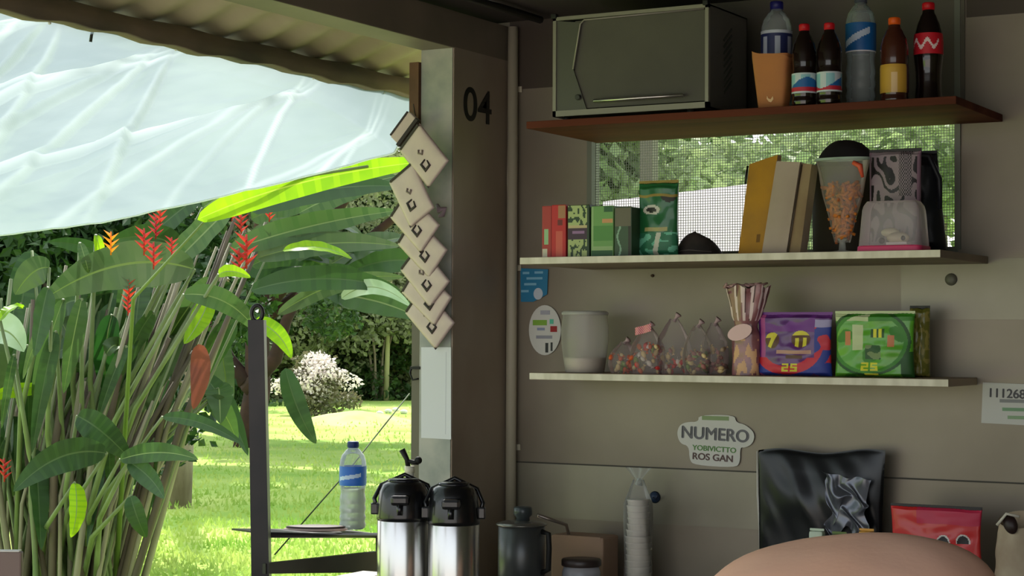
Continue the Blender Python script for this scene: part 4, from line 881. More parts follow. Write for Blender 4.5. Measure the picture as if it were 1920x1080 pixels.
# small nail + round fixing on wall
for x, y, l in ((1224, 517, 'small rusty screw head under the middle shelf'),):
    p = at(x, y, Y=YW); b = MB(); b.lathe([(.005, 0), (.004, .006), (0, .008)], n=12, M=Matrix.Rotation(PI / 2, 4, 'X')); tag(b.build('screw', mat('rust', (84, 66, 50), .7), None, (p.x, YW - .001, p.z)), l, 'screw')
p = at(1784, 524, Y=YW); b = MB(); b.lathe([(.017, 0), (.016, .005), (.006, .008), (0, .008)], n=24, M=Matrix.Rotation(PI / 2, 4, 'X')); tag(b.build('wall_plug', mat('grey_plug', (92, 90, 78), .5), None, (p.x, YW - .003, p.z)), 'round grey fixing on the wall right of the middle shelf', 'fixing')
# painted 04 on the side wall
pa = at(895, 202, X=XL); o = text('painted_number', '04', .142, mat('black_paint', (14, 14, 12), .5), None, (XL + .0015, pa.y, pa.z), sx=1.2, bold=.0012, rz=PI / 2)
tag(o, 'black number 04 painted on the side panel above eye level', 'number')
# sheet of paper on the column
t, c = sticker('paper_sheet', 'blank white sheet of paper stuck on the steel column', [(790, 651), (846, 651), (846, 824), (790, 821)], 4.662, mat('white_sheet', (214, 216, 218), .6), cat='sheet')
b = MB(); q = rel(c, 836, 737, 4.662); b.box((q.x, -.0016, -.12), (q.x + .001, -.0012, .12)); b.build('fold_line', P((186, 188, 194)), t)
# black bracket by the column
p = at(776, 700, Y=4.66); t = thing('wall_bracket', 'small black hook sticking out left of the paper sheet', 'hook', p)
b = MB(); b.box((-.014, 0, .012), (.02, .012, .02)); b.tube([(-.012, .006, .016), (-.018, .006, .0), (-.008, .006, -.02), (.012, .006, -.016)], .003, 6); b.build('hook_body', MC['rubber_black'], t)

# ---------------- hanging white sachets
def sachet_proto():
    t = thing('hanging_sachet', 'x', 'packet', (0, 0, 0), 0, 'white sachets hanging on the column'); a, b_ = .078, .056
    b = MB()
    def f(sd):
        def g(u, v):
            x = (u - .5) * 2 * a; z = (v - .5) * 2 * b_; k = (1 - (2 * u - 1) ** 6) * (1 - (2 * v - 1) ** 6)
            return (x, sd * .006 * k, z)
        return g
    b.grid(16, 12, f(-1)); b.grid(16, 12, f(1)); b.build('packet', mat('sachet_white', (206, 186, 176), .55, c2=(194, 176, 168), scale=14), t)
    b = MB(); b.bbox((-a - .004, -.003, -b_ * .9), (-a + .004, .012, b_ * .9), .002); b.build('dark_edge', mat('dark_seal', (40, 26, 22), .5), t)
    b = MB(); s = .012         # open-square and tick glyph
    cx_, cz_ = .026, -.010; b.tube([(cx_ - s, -.0062, cz_ + s * .7), (cx_ - s, -.0062, cz_ - s), (cx_ + s, -.0062, cz_ - s), (cx_ + s, -.0062, cz_ + s * .8), (cx_ - s * .4, -.0062, cz_ + s)], [.0026, .0052, .0060, .0050, .0022], 5)
    b.build('square_print', mat('sachet_ink', (52, 44, 38), .5), t)
    b = MB(); b.tube([(-.012, -.0066, .012), (-.004, -.0066, .002), (-.016, -.0066, -.006), (-.022, -.0066, .002)], .0036, 5); b.build('swirl_print', mat('sachet_grey', (120, 106, 96), .5), t)
    return t
sp0 = sachet_proto()
SL = [(795, 292, 47, 4.56, 'topmost white sachet, tilted, hanging below the wood strip'), (772, 366, 60, 4.575, 'white sachet sticking out farthest left, second from the top'), (778, 415, 44, 4.588, 'third white sachet from the top of the strand'),
      (792, 463, 42, 4.600, 'fourth white sachet from the top, over the column edge'), (797, 517, 46, 4.612, 'fifth white sachet, level with the pale leaf tip'), (800, 553, 40, 4.626, 'sixth white sachet, mostly covered, no print showing'), (806, 596, 44, 4.640, 'lowest white sachet above the paper sheet')]
for i, (x, y, ang, Y, l) in enumerate(SL):
    o = sp0 if i == 0 else copy_tree(sp0)
    p = at(x, y, Y=Y); o.location = p; o.rotation_euler = (math.radians(6), math.radians(ang), math.radians(-4)); o['label'] = l
p = at(758, 240, Y=4.60); t = thing('folded_packet', 'dark-edged folded packet at the top of the sachet strand', 'packet', p); t.rotation_euler = (0, math.radians(-48), 0)
b = MB(); b.bbox((-.048, -.006, -.016), (.048, .012, .018), .004); b.build('packet', MC['sachet_white'], t)
b = MB(); b.bbox((-.052, -.009, -.026), (.05, .006, -.014), .002); b.bbox((-.045, -.008, .017), (.045, 0, .023), .002); b.build('dark_edge', MC['dark_seal'], t)
p = at(826, 393, Y=4.64); t = thing('plastic_knot', 'crumpled lilac-grey plastic knot beside the second sachet', 'plastic', p)
b = MB(); b.tube([(-.012, 0, .014), (0, -.008, -.002), (.016, 0, .004), (.004, .004, -.016), (-.008, 0, -.02)], [.006, .010, .006, .008, .004], 8); b.build('knot_body', P((150, 132, 140)), t)
b = MB(); pts = [at(775, 195, Y=4.655), at(790, 300, Y=4.65), at(800, 450, Y=4.655), at(808, 600, Y=4.656)]
tag(b.tube(pts, .002, 6).build('string', P((90, 84, 74))), 'thin cord on which the white sachets hang', 'cord')

# ================================================================== counter level
ZK = .80
b = MB(); kt = thing('counter', 'steel counter running along the back wall below the frame edge', 'counter', (-1.0, 4.6, 0))
b.bbox((-1.80, -.53, ZK - .03), (XR + .98, .39, ZK), .004); b.build('counter_top', mat('counter_steel', (176, 172, 160), .35, .6), kt)
b = MB(); b.box((-1.78, -.50, 0), (XR + .96, .38, ZK - .03)); b.build('cabinet_body', steel_dark, kt)
# ledge across the opening
t = thing('sill', 'pale narrow sill across the bottom of the side opening', 'sill', (-2.93, 4.0, 0))
zs = .885; 
b = MB(); b.bbox((-.045, -2.0, zs - .03), (.045, .40, zs), .003); b.build('sill_top', mat('sill_pale', (190, 188, 178), .5), t)
b = MB(); b.box((-.03, -2.0, 0), (.03, .40, zs - .03)); b.build('half_wall', steel_side, t)

def airpot(label, x, ytop, wpx, Y, teal):
    p = at(x, ytop, Y=Y); r = pm(wpx, p) / 2; H = p.z - ZK - .001; t = thing('airpot', label, 'vacuum flask', (p.x, Y, ZK + .0008), YAW * .9, 'steel airpots on the counter')
    hb = H - .105
    b = MB(); b.lathe([(r * .98, .012), (r, .02), (r, hb), (r * .97, hb + .004)], n=48); b.build('steel_body', mat('polished_steel', (196, 194, 190), .22, .95, stretch=(1, 1, .02), bump=.03, bscale=30), t)
    b = MB(); b.lathe([(r * 1.02, 0), (r * 1.02, .014), (r * .98, .018)], n=40); b.build('base_ring', mat('airpot_black', (18, 18, 20), .28, coat=.3), t)
    b = MB(); z = hb
    b.lathe([(r * 1.02, z), (r * 1.03, z + .01), (r * 1.0, z + .035), (r * .98, z + .05), (r * .93, z + .075), (r * .80, z + .095), (r * .55, z + .104), (0, z + .105)], n=44)
    b.build('lid', MC['airpot_black'], t)
    b = MB(); b.lathe([(r * .62, z + .10), (r * .60, z + .108), (r * .4, z + .1105), (0, z + .111)], n=36); b.build('pump_button', mat('airpot_gloss', (26, 26, 30), .15), t)
    b = MB(); b.bbox((-.024, -r - .028, z + .045), (.024, -r * .55, z + .072), .008); b.tube([(0, -r - .018, z + .05), (0, -r - .022, z + .02)], [.009, .008], 10); b.build('spout', MC['airpot_black'], t)
    b = MB(); b.tube([(-r * 1.03, 0, z + .03), (-r * 1.14, .006, z + .055), (-r * .9, .02, z + .09), (0, .026, z + .118), (r * .9, .02, z + .09), (r * 1.14, .006, z + .055), (r * 1.03, 0, z + .03)], .006, 8); b.build('carry_handle', MC['airpot_black'], t)
    for s_ in (-1, 1):
        b = MB(); b.bbox((s_ * r * 1.1 - .010, -.014, z + .014), (s_ * r * 1.1 + .010, .014, z + .045), .004); b.build('hinge_lug', MC['airpot_black'], t)
    if teal:
        b = MB(); b.grid(16, 4, lambda u, v: ((r + .0008) * math.sin(-.55 + u * 1.1 - .25), -(r + .0008) * math.cos(-.55 + u * 1.1 - .25), hb - .155 - v * .06)); b.build('teal_sticker', P((24, 150, 170)), t, fix=False)
        b = MB(); b.grid(8, 2, lambda u, v: ((r + .0008) * math.sin(-.1 + u * .35), -(r + .0008) * math.cos(-.1 + u * .35), hb - .142 - v * .008)); b.build('red_print', P((220, 130, 120)), t, fix=False)
    return t
airpot('steel airpot with glossy black pump lid, left of the pair', 757, 900, 98, 4.18, False)
airpot('steel airpot with black lid and a teal sticker, right of the pair', 851, 907, 96, 4.20, True)
# trigger nozzle bottle behind the pot
p = at(768, 885, Y=4.42); t = thing('spray_bottle', 'white bottle with black trigger nozzle behind the left airpot', 'bottle', (p.x, 4.42, ZK + .0008)); hh = p.z - ZK
b = MB(); b.lathe([(.030, 0), (.032, .01), (.032, hh * .68), (.02, hh * .85), (.013, hh * .92), (.012, hh)], n=24); b.build('bottle_body', P((220, 216, 200)), t)
b = MB(); b.lathe([(.014, hh - .002), (.014, hh + .016)], n=20); b.build('collar', P((224, 220, 196)), t)
b = MB(); M = Matrix.Rotation(YAW, 4, 'Z'); b.tube([M @ Vector(v) for v in ((-.004, 0, hh + .014), (-.008, 0, hh + .035), (-.022, 0, hh + .062))], [.007, .007, .009], 8)
b.tube([M @ Vector(v) for v in ((-.006, 0, hh + .030), (.012, 0, hh + .026), (.024, 0, hh + .028))], [.006, .007, .009], 8); b.ball(M @ Vector((.024, 0, hh + .032)), .011, n=8); b.build('trigger_head', MC['rubber_black'], t)

# outside rack: black post, rail, tray and bottle
XP = -3.12
pt = at(482, 600, X=XP); t = thing('black_stand', 'black steel stand with tall post and low rail outside the opening', 'stand', (XP, pt.y, 0)); ty = pt.y
blk = mat('black_steel', (34, 34, 36), .4, .3, c2=(48, 44, 44), scale=6)
wpt = pm(38, pt) / 2; M = Matrix.Rotation(YAW, 4, 'Z')
pbm = at(492, 1078, X=XP)
q0 = Vector((0, pbm.y - ty, 0)); b = MB()
def poly_post(z): k = (z - .8) / (pt.z - .8); return Vector((0, (pbm.y - ty) * (1 - k), z))
for z0_, z1_ in ((0, pt.z),):
    a, c = poly_post(z0_), poly_post(z1_); wv = M @ Vector((wpt, 0, 0)); dv = M @ Vector((0, wpt, 0)); w2 = wv * .78
    vs = [a - wv - dv, a + wv - dv, a + wv + dv, a - wv + dv, c - w2 - dv, c + w2 - dv, c + w2 + dv, c - w2 + dv]
    b.add(vs, ((0, 3, 2, 1), (4, 5, 6, 7), (0, 1, 5, 4), (1, 2, 6, 5), (2, 3, 7, 6), (3, 0, 4, 7)))
b.build('post', blk, t)
b = MB(); c = poly_post(pt.z) + Vector((0, 0, .018)); ring = [c + (M @ Vector((.015 * math.cos(a), 0, .022 * math.sin(a)))) for a in [2 * PI * k / 16 for k in range(17)]]; b.tube(ring, .006, 8, cap=False); b.build('eye_loop', blk, t)
ra = at(500, 1003, X=XP); rb = at(712, 1004, X=XP + .02); T0 = Vector((XP, ty, 0))
b = MB(); b.tube([ra - T0, rb - T0], .008, 8); b.build('rail', blk, t)
b = MB()       # tray behind the rail
v0, v1 = ra - T0, rb - T0; dx = Vector((-.16, .05, 0)); b.add([v0, v1, v1 + dx, v0 + dx, v0 + Vector((0, 0, .005)), v1 + Vector((0, 0, .005)), v1 + dx + Vector((0, 0, .005)), v0 + dx + Vector((0, 0, .005))], ((0, 3, 2, 1), (4, 5, 6, 7), (0, 1, 5, 4), (1, 2, 6, 5), (2, 3, 7, 6), (3, 0, 4, 7))); b.build('tray', blk, t)
b = MB(); c0, c1, c2_, c3 = [at(x, y, X=XP + .03) - T0 for x, y in ((498, 1057), (710, 1034), (710, 1073), (498, 1076))]; dv = Vector((-.02, 0, 0)); b.add([c0, c1, c2_, c3, c0 + dv, c1 + dv, c2_ + dv, c3 + dv], ((0, 1, 2, 3), (7, 6, 5, 4), (0, 4, 5, 1), (1, 5, 6, 2), (2, 6, 7, 3), (3, 7, 4, 0))); b.build('lower_panel', blk, t)
b = MB(); e = rb - T0; b.tube([e, Vector((e.x, e.y, 0))], .012, 8); b.build('rear_leg', blk, t)
XB = -3.17; pb_ = at(661, 992, X=XB)
wb = bottle('clear water bottle with blue label on the black stand outside', 661, 828, 992, 50, pb_.y, 'water', pet, mat('dark_blue_cap', (24, 50, 110), .4), (.50, .72, lambda u, v: 1 if abs(v - .42 - .35 * u) < .10 and abs(u - .1) < .3 else 0), [P((40, 104, 196)), P((186, 206, 232))], None, liquid=(mat('frosty_water', (226, 234, 226), .25, trans=.5), .48))
pt_ = at(592, 992, X=-3.18); b = MB(); t = thing('dark_dish', 'flat dark dish lying on the black stand beside the bottle', 'dish', (pt_.x, pt_.y, pt_.z - .004))
b.lathe([(.05, 0), (.066, .004), (.07, .012), (.060, .014), (.03, .016), (0, .016)], n=32, M=M @ Matrix.Diagonal((1.25, .6, 1, 1))); b.build('dish_body', mat('dish_brown', (62, 48, 44), .6), t)
b = MB(); b.lathe([(.069, .0), (.074, .003), (.074, .006), (.069, .008)], n=32, M=M @ Matrix.Diagonal((1.25, .6, 1, 1)), closed=False); b.build('dish_rim', P((196, 168, 160)), t)
# slanting cord
a = at(768, 738, X=-3.3); c = at(515, 1040, X=-3.3); b = MB(); b.tube([a, a.lerp(c, .5) - Vector((0, 0, .012)), c], .0022, 6)
tag(b.build('slanting_cord', mat('green_cord', (52, 72, 34), .7)), 'thin dark cord running diagonally behind the water bottle', 'cord')
# brown board in the lower-left corner
p = at(20, 1034, D=4.4); t = thing('chair_back', 'brown grey board edge in the lower left corner outside', 'board', (p.x, p.y, 0)); 
Mz = Matrix.Rotation(YAW, 4, 'Z'); b = MB(); b.bbox((-.2, -.012, p.z - .14), (.028, .012, p.z), .004, M=Mz); b.build('board', mat('brown_grey_board', (116, 96, 88), .6), t)
b = MB(); b.bbox((-.2, -.014, p.z - .0), (.024, .008, p.z + .004), .0015, M=Mz); b.build('top_strip', P((196, 192, 184)), t)
for x in (-.17, .0): b = MB(); b.box((x - .012, -.01, 0), (x + .012, .01, p.z - .13), M=Mz); b.build('leg', MC['brown_grey_board'], t)

# dark grey canister with lid
p = at(978, 985, Y=4.62); r = pm(44, p); t = thing('canister', 'dark grey metal canister with knobbed lid right of the airpots', 'canister', (p.x, 4.62, ZK + .0008)); H = p.z - ZK
cm = mat('slate_metal', (84, 86, 86), .35, .5)
b = MB(); b.lathe([(r, 0), (r, H), (r * .97, H + .001)], n=44); b.build('canister_body', cm, t)
b = MB(); b.lathe([(r * 1.08, H), (r * 1.09, H + .004), (r * .85, H + .010), (r * .4, H + .014), (0, H + .014)], n=44); b.build('lid', mat('lid_steel', (128, 126, 120), .25, .7), t)
b = MB(); b.lathe([(r * .30, H + .012), (r * .28, H + .022), (r * .40, H + .030), (r * .40, H + .048), (r * .34, H + .052), (0, H + .052)], c=(.004, 0, 0), n=28); b.build('lid_knob', mat('slate_knob', (66, 72, 74), .3, .2), t)
b = MB(); b.tube([(r * .98, 0, H - .015), (r * 1.3, 0, H - .02), (r * 1.34, 0, H - .06), (r * 1.3, 0, H - .12), (r * .98, 0, H - .13)], .008, 8); b.build('handle', MC['rubber_black'], t)
# steel ladle across the lid
a = at(1008, 966, Y=4.72); c = at(1062, 984, Y=4.80); t = thing('ladle', 'steel ladle leaning against the wall right of the canister', 'ladle', (c.x, 4.9, ZK + .001)); T1 = Vector(t.location)
b = MB(); b.tube([a - T1, c - T1, at(1068, 1010, Y=4.85) - T1, Vector((0, .02, .03))], [.006, .005, .005, .005], 8); b.build('ladle_handle', mat('dull_steel', (150, 138, 128), .3, .7), t)
b = MB(); b.lathe([(0, 0), (.02, .004), (.032, .022), (.033, .026)], n=20, closed=False); b.build('bowl', MC['dull_steel'], t)
# tan box
x0_, x1_ = 1030, 1128; pa = at(x0_, 1012, Y=4.80); pb2 = at(x1_, 1012, Y=4.80)
t = thing('cardboard_box', 'tan cardboard box standing on the counter behind the glass jar', 'box', ((pa.x + pb2.x) / 2, 4.86, ZK + .0008)); w_ = (pb2.x - pa.x) / 2; hh = at(1100, 1008, Y=4.80).z - ZK
b = MB(); b.bbox((-w_, -.05, 0), (w_, .05, hh), .006); b.build('carton', mat('tan_card', (158, 128, 104), .75, c2=(146, 120, 100), scale=7), t)
b = MB(); b.box((-w_ * .9, -.051, hh - .012), (w_ * .9, .045, hh + .001)); b.build('flap', MC['tan_card'], t)
# glass jar, dark lid
p = at(1090, 1060, Y=4.70); r = pm(36, p); t = thing('glass_jar', 'glass jar with dark lid in front of the tan box', 'jar', (p.x, 4.70, ZK + .0008)); H = p.z - ZK
b = MB(); b.lathe([(r * .9, 0), (r, .01), (r, H - .02), (r * .9, H)], n=36); b.build('jar_glass', clearfilm('jar_clear', (206, 206, 214), .4, .1), t)
b = MB(); b.lathe([(r * .84, .004), (r * .9, .012), (r * .9, H * .7), (0, H * .7)], n=28, mf=lambda z, a: int(a * 3) % 2); b.build('contents', [P((190, 186, 190)), P((70, 62, 66))], t)
b = MB(); b.lathe([(r * 1.0, H - .002), (r * 1.04, H), (r * 1.04, H + .014), (r * .98, H + .018), (0, H + .018)], n=36); b.build('jar_lid', mat('dark_lid', (52, 42, 40), .4), t)
# foam cups in a clear sleeve
p = at(1191, 1010, Y=4.86); t = thing('cup_sleeve', 'tall stack of white foam cups in a knotted clear sleeve', 'cups', (p.x, 4.88, ZK + .0008)); zt_ = at(1190, 930, Y=4.86).z - ZK; r = pm(25, p)
n = 15
for k in range(n):
    z = k * (zt_ - .03) / n; kk = 1 - .012 * k * (k > 8)
    b = MB(); b.lathe([(r * .80 * kk, z), (r * .96 * kk, z + .030), (r * 1.0 * kk, z + .032), (r * kk, z + .036), (r * .92 * kk, z + .036)], c=(.002 * math.sin(k * 1.3), 0, 0), n=26, closed=(k in (0, n - 1))); b.build('foam_cup', mat('foam_white', (222, 214, 200), .6), t)
def slv(u, v):
    a = 2 * PI * u; k = r * 1.08 if v < .8 else r * (1.08 - (v - .8) * 3.2); z = v * (zt_ + .045)
    return (math.cos(a) * k * (1 + .05 * math.sin(a * 4 + v * 9)), math.sin(a) * k, z)
b = MB(); b.grid(28, 24, slv); b.build('clear_sleeve', clearfilm('sleeve_clear', (220, 220, 214), .12, .15), t, fix=False)
b = MB(); b.tube([(0, 0, zt_ + .03), (.004, 0, zt_ + .048)], [.012, .006], 10); b.grid(20, 6, lambda u, v: ((u - .5) * .07 * (.2 + v), .008 * math.sin(u * 16) * v, zt_ + .044 + v * .035)); b.build('sleeve_knot', clearfilm('knot_clear', (190, 196, 190), .35, .2), t, fix=False)
# dark blue suction hook
p = at(1229, 932, Y=YW); t = thing('suction_hook', 'dark blue suction hook on the wall beside the foam cups', 'hook', (p.x, YW - .004, p.z))
b = MB(); b.lathe([(.018, 0), (.015, .006), (.008, .012), (0, .014)], n=24, M=Matrix.Rotation(PI / 2, 4, 'X')); b.build('suction_pad', P((40, 58, 84)), t)
b = MB(); b.tube([(0, -.012, 0), (.012, -.016, -.004), (.018, -.02, .008)], .003, 6); b.build('hook_arm', P((34, 46, 66)), t)
# hanging black bag
t = thing('plastic_bag', 'glossy black plastic bag hanging flat on the wall behind the person', 'bag', (at(1540, 1000, Y=4.93).x, 4.95, at(1540, 1075, Y=4.93).z)); T1 = Vector(t.location)
c4 = [at(x, y, Y=4.93) - T1 for x, y in ((1424, 1075), (1650, 1075), (1660, 846), (1422, 844))]
def bb(sd):
    def f(u, v):
        p_ = c4[0].lerp(c4[1], u).lerp(c4[3].lerp(c4[2], u), v); e = (math.sin(PI * u) * math.sin(PI * min(1, v * 1.02))) ** .5 if 0 < u < 1 and 0 < v < .98 else 0
        h_ = .026 + .014 * noise.noise(Vector((u * 3, v * 2.4, 1))) + .006 * noise.noise(Vector((u * 8 + v * 4, v * 3, 7)))
        return p_ + Vector((0, sd * h_ * e, .006 * math.sin(u * 9) * v))
    return f
b = MB(); b.grid(90, 80, bb(-1)); b.grid(20, 20, lambda u, v: c4[0].lerp(c4[1], u).lerp(c4[3].lerp(c4[2], u), v) + Vector((0, .012 * math.sin(PI * u) * math.sin(PI * v), .006 * math.sin(u * 9) * v)))
b.build('bag_body', mat('black_plastic', (12, 13, 15), .28, c2=(18, 20, 24), scale=8), t)
b = MB(); c5 = [at(x, y, Y=4.885) - T1 for x, y in ((1560, 1000), (1620, 1000), (1634, 900), (1545, 884))]
b.grid(40, 40, lambda u, v: c5[0].lerp(c5[1], u).lerp(c5[3].lerp(c5[2], u), v) + Vector((.03 * noise.noise(Vector((u * 1.5, v * 4, 2))), -.012 * noise.noise(Vector((u * 4 + v * 2, v * 3, 5))) - .012, .03 * noise.noise(Vector((u * 3, v * 2, 9))))))
b.build('bag_reflection', mat('silver_reflection', (96, 98, 106), .22, .5), t, fix=False)  # silver reflection on the black bag, made as a grey sheet
# white cable/bag edge left of it
b = MB(); b.tube([at(1420, 846, Y=4.985), at(1421, 930, Y=4.98), at(1427, 990, Y=4.975), at(1430, 1060, Y=4.97)], [.003, .004, .008, .010], 8)
tag(b.build('white_strap', P((200, 196, 184))), 'thin white strap hanging along the left edge of the black bag', 'strap')
# small packets behind the shoulder
for x, y, m_, l in ((1532, 1000, P((200, 214, 190)), 'small white and green packet peeking above the salmon shoulder'), (1574, 1006, P((96, 120, 46)), 'small green packet in front of the black bag'), (1625, 1000, P((220, 160, 60)), 'small yellow packet at the foot of the black bag')):
    Yp = 4.80; p = at(x, y, Y=Yp); t = thing('small_packet', l, 'packet', (p.x, Yp, ZK + .0008), 0, 'small packets on the counter behind the person')
    hh = at(x, y - 24, Y=Yp).z - ZK - .028; b = MB(); b.bbox((-.020, -.014, 0), (.020, .014, hh), .008); b.build('packet', m_, t); b = MB(); b.box((-.020, -.001, hh), (.020, .001, hh + .006)); b.build('top_seal', m_, t)
# red packet with round black marks
def redp(u, v):
    for cx, cy_ in ((.60, .40), (.82, .42), (.10, .16), (.24, .14)):
        d = math.hypot((u - cx) * 1.9, v - cy_)
        if d < .15 and v > cy_ - .02: return 1 if d < .12 else 2
    return 3 if v > .72 and u > .3 else (4 if v < .3 and noise.noise(Vector((u * 6, v * 6, 0))) > 0 else 0)
bag('red_packet', 'red packet with round black eye-like marks behind the person', 'packet', 1670, 1842, 952, 1075, 4.80, .04, [mat('red_foil', (206, 44, 44), .35, coat=.2), P((26, 20, 20)), P((216, 208, 200)), P((196, 44, 76)), P((222, 84, 52))], redp, at(1750, 1060, Y=4.8).z, nu=110, nv=90, flat_ends=.04)
rp_ = [o for o in COL.objects if o.get('label', '').startswith('red packet')][0]
b = MB(); hz = rp_.location.z - ZK; b.bbox((-.13, -.03, -hz + .0), (.13, .03, -.001), .004); tt = thing('cardboard_box', 'low cardboard box under the red packet', 'box', (rp_.location.x, rp_.location.y, rp_.location.z)); b.build('carton', MC['tan_card'], tt)
b = MB(); b.box((-.12, -.031, -.02), (.12, -.0301, -.012)); b.build('tape', P((190, 170, 140)), tt)
# beige paper bag with dark opening, right edge
p = at(1895, 1010, Y=4.72); t = thing('paper_bag', 'crumpled beige paper bag with dark open mouth at the right edge', 'bag', (p.x + .02, 4.74, ZK + .0008)); hh = at(1895, 975, Y=4.72).z - ZK
b = MB(); b.grid(44, 26, lambda u, v: ((.075 - .02 * v + .008 * noise.noise(Vector((u * 8, v * 7, 3)))) * math.cos(2 * PI * u), (.05 + .006 * noise.noise(Vector((u * 9, v * 5, 6)))) * math.sin(2 * PI * u), v * hh + .018 * math.sin(2 * PI * u) * v)); b.build('bag_wall', mat('beige_paper', (192, 176, 148), .8, c2=(166, 144, 120), scale=10), t, fix=False)
b = MB(); b.lathe([(.020, 0), (.020, .004), (0, .005)], n=24, sx=.85, sy=1.3, M=Matrix.Translation((-.012, -.052, hh - .008)) @ Matrix.Rotation(math.radians(78), 4, 'X') @ Matrix.Rotation(.4, 4, 'Z')); b.build('dark_mouth', P((44, 28, 24)), t)
b = MB(); b.tube([(-.045, -.054, hh - .012), (-.02, -.06, hh + .018), (.012, -.058, hh + .012)], .004, 6); b.build('rolled_rim', P((212, 204, 186)), t)

# ================================================================== PERSON bending forward (salmon shirt)
def skin_obj(name, joints, edges, m, parent, sub=2):
    me = bpy.data.meshes.new(name); me.from_pydata([j[0] for j in joints], edges, []); o = bpy.data.objects.new(name, me); COL.objects.link(o); o.parent = parent
    md = o.modifiers.new('s', 'SKIN'); md.use_smooth_shade = True; md.branch_smoothing = .6
    sv = me.skin_vertices[0].data
    for i, j in enumerate(joints): r_ = j[1]; sv[i].radius = r_ if isinstance(r_, tuple) else (r_, r_)
    sv[0].use_root = True
    sb = o.modifiers.new('d', 'SUBSURF'); sb.levels = sub; sb.render_levels = sub
    dg = bpy.context.evaluated_depsgraph_get(); me2 = bpy.data.meshes.new_from_object(o.evaluated_get(dg)); o.modifiers.clear(); o.data = me2
    me2.materials.clear(); me2.materials.append(m)
    for p_ in me2.polygons: p_.use_smooth = True
    return o
pp = at(1528, 1000, Y=3.42)
PR = thing('person', 'person in a salmon shirt bending forward, only the rounded back showing', 'person', (pp.x, 3.42, 0), 0)
skin = mat('skin', (150, 104, 80), .5); shirt = mat('salmon_cloth', (255, 202, 174), .8, c2=(254, 196, 166), scale=4, bump=.05, bscale=60); trou = mat('dark_trousers', (50, 54, 66), .8); hairm = mat('dark_hair', (28, 22, 20), .6)
zt_ = pp.z
# local frame: x right, y towards the wall; back arches at z ~ zt_
body = [((0, -.19, .80), (.07, .06)), ((0, -.06, .88), (.09, .07)), ((0, .12, zt_ - .15), (.12, .08)), ((0, .26, zt_ - .13), (.15, .09)), ((0, .35, zt_ - .19), (.06, .06)), ((0, .42, zt_ - .28), (.075, .085)), ((0, .44, zt_ - .37), (.06, .07)),
        ((.17, .27, zt_ - .14), .06), ((.24, .34, zt_ - .33), .042), ((.21, .42, zt_ - .50), .030), ((-.17, .27, zt_ - .14), .06), ((-.25, .34, zt_ - .33), .042), ((-.21, .44, zt_ - .50), .030),
        ((.08, -.20, .72), .07), ((.11, -.12, .46), .055), ((.11, -.16, .08), .038), ((.12, -.02, .035), (.04, .028)), ((-.08, -.20, .72), .07), ((-.11, -.12, .46), .055), ((-.11, -.16, .08), .038), ((-.12, -.02, .035), (.04, .028))]
be = [(0, 1), (1, 2), (2, 3), (3, 4), (4, 5), (5, 6), (3, 7), (7, 8), (8, 9), (3, 10), (10, 11), (11, 12), (0, 13), (13, 14), (14, 15), (15, 16), (0, 17), (17, 18), (18, 19), (19, 20)]
skin_obj('body', body, be, skin, PR)
# shirt: lofted back and sleeves in one mesh
b = MB()
def shirt_f(u, v):      # v along the spine from waist (0) to neck (1); u around
    a = 2 * PI * u; yy = -.20 + .55 * v
    halfw = .18 + .12 * math.sin(PI * min(1, v * .62 + .1)) * min(1, .35 + v * 2) if v < .85 else (.25 - (v - .85) * 1.0)
    top = zt_ - .15 * (1 - v) ** 2.2 - .55 * max(0, v - .62) ** 1.7
    sh_ = .80 + .20 * min(1, v * 6); halfw *= sh_; thick = (.13 + .015 * math.sin(PI * v)) * sh_; c = math.cos(a); s = math.sin(a)
    e = .8; x = halfw * (abs(c) ** e) * math.copysign(1, c); z = top - thick + thick * (abs(s) ** .85) * math.copysign(1, s)
    x += .006 * noise.noise(Vector((u * 6, v * 5, 2)))
    return (x, yy, z + .004 * noise.noise(Vector((x * 8, yy * 10, 3))))
b.grid(56, 34, lambda u, v: tuple(Vector(shirt_f(u, v)) + Vector((0, 0, .12 * shirt_f(u, v)[0])))); b.build('shirt', shirt, PR, fix=True)
for s_ in (-1, 1):
    b = MB(); b.tube([(s_ * .14, .22, zt_ - .115 + (s_ < 0) * -.035), (s_ * .20, .265, zt_ - .145 + (s_ < 0) * -.045), (s_ * .235, .31, zt_ - .22), (s_ * .25, .345, zt_ - .31)], [.088, .086, .078, .074], 22); b.build('sleeve', shirt, PR)
    b = MB(); ring = []
    for k in range(17): a = PI * (k / 16) ; ring.append((s_ * (.165 + .012 * math.sin(a)) , .245 - .092 * math.cos(a), zt_ - .125 + .088 * math.sin(a)))
    if s_ > 0: b.tube(ring, .0035, 6); b.build('sleeve_seam', mat('seam_pink', (236, 156, 134), .8), PR)
b = MB(); b.ball((0, .43, zt_ - .325), .10, sc=(.84, .95, 1.05), n=14); hr = b.build('hair', hairm, PR)
FC = Vector((0, .395, zt_ - .355)); fd = Vector((0, -.62, -.78)); fs = Vector((0, .78, -.62))     # face looks down towards the feet
b = MB(); b.ball(FC, .088, sc=(.84, .95, 1.05), n=14); b.tube([FC + fd * .08 - fs * .02, FC + fd * .108 + fs * .02, FC + fd * .088 + fs * .026], [.008, .013, .009], 8)
for s_ in (-1, 1): b.ball(FC + Vector((s_ * .078, 0, 0)), .02, sc=(.4, 1, 1.3), n=6)
fc = b.build('face', skin, PR)
for s_ in (-1, 1):
    b = MB(); b.ball(FC + fd * .082 - fs * .014 + Vector((s_ * .03, 0, 0)), .010, n=6); b.build('eye', P((230, 226, 220)), fc)
b = MB(); b.tube([FC + fd * .080 + fs * .048 + Vector((x, 0, 0)) for x in (-.022, 0, .022)], [.003, .006, .003], 6); b.build('mouth', P((140, 70, 62)), fc)
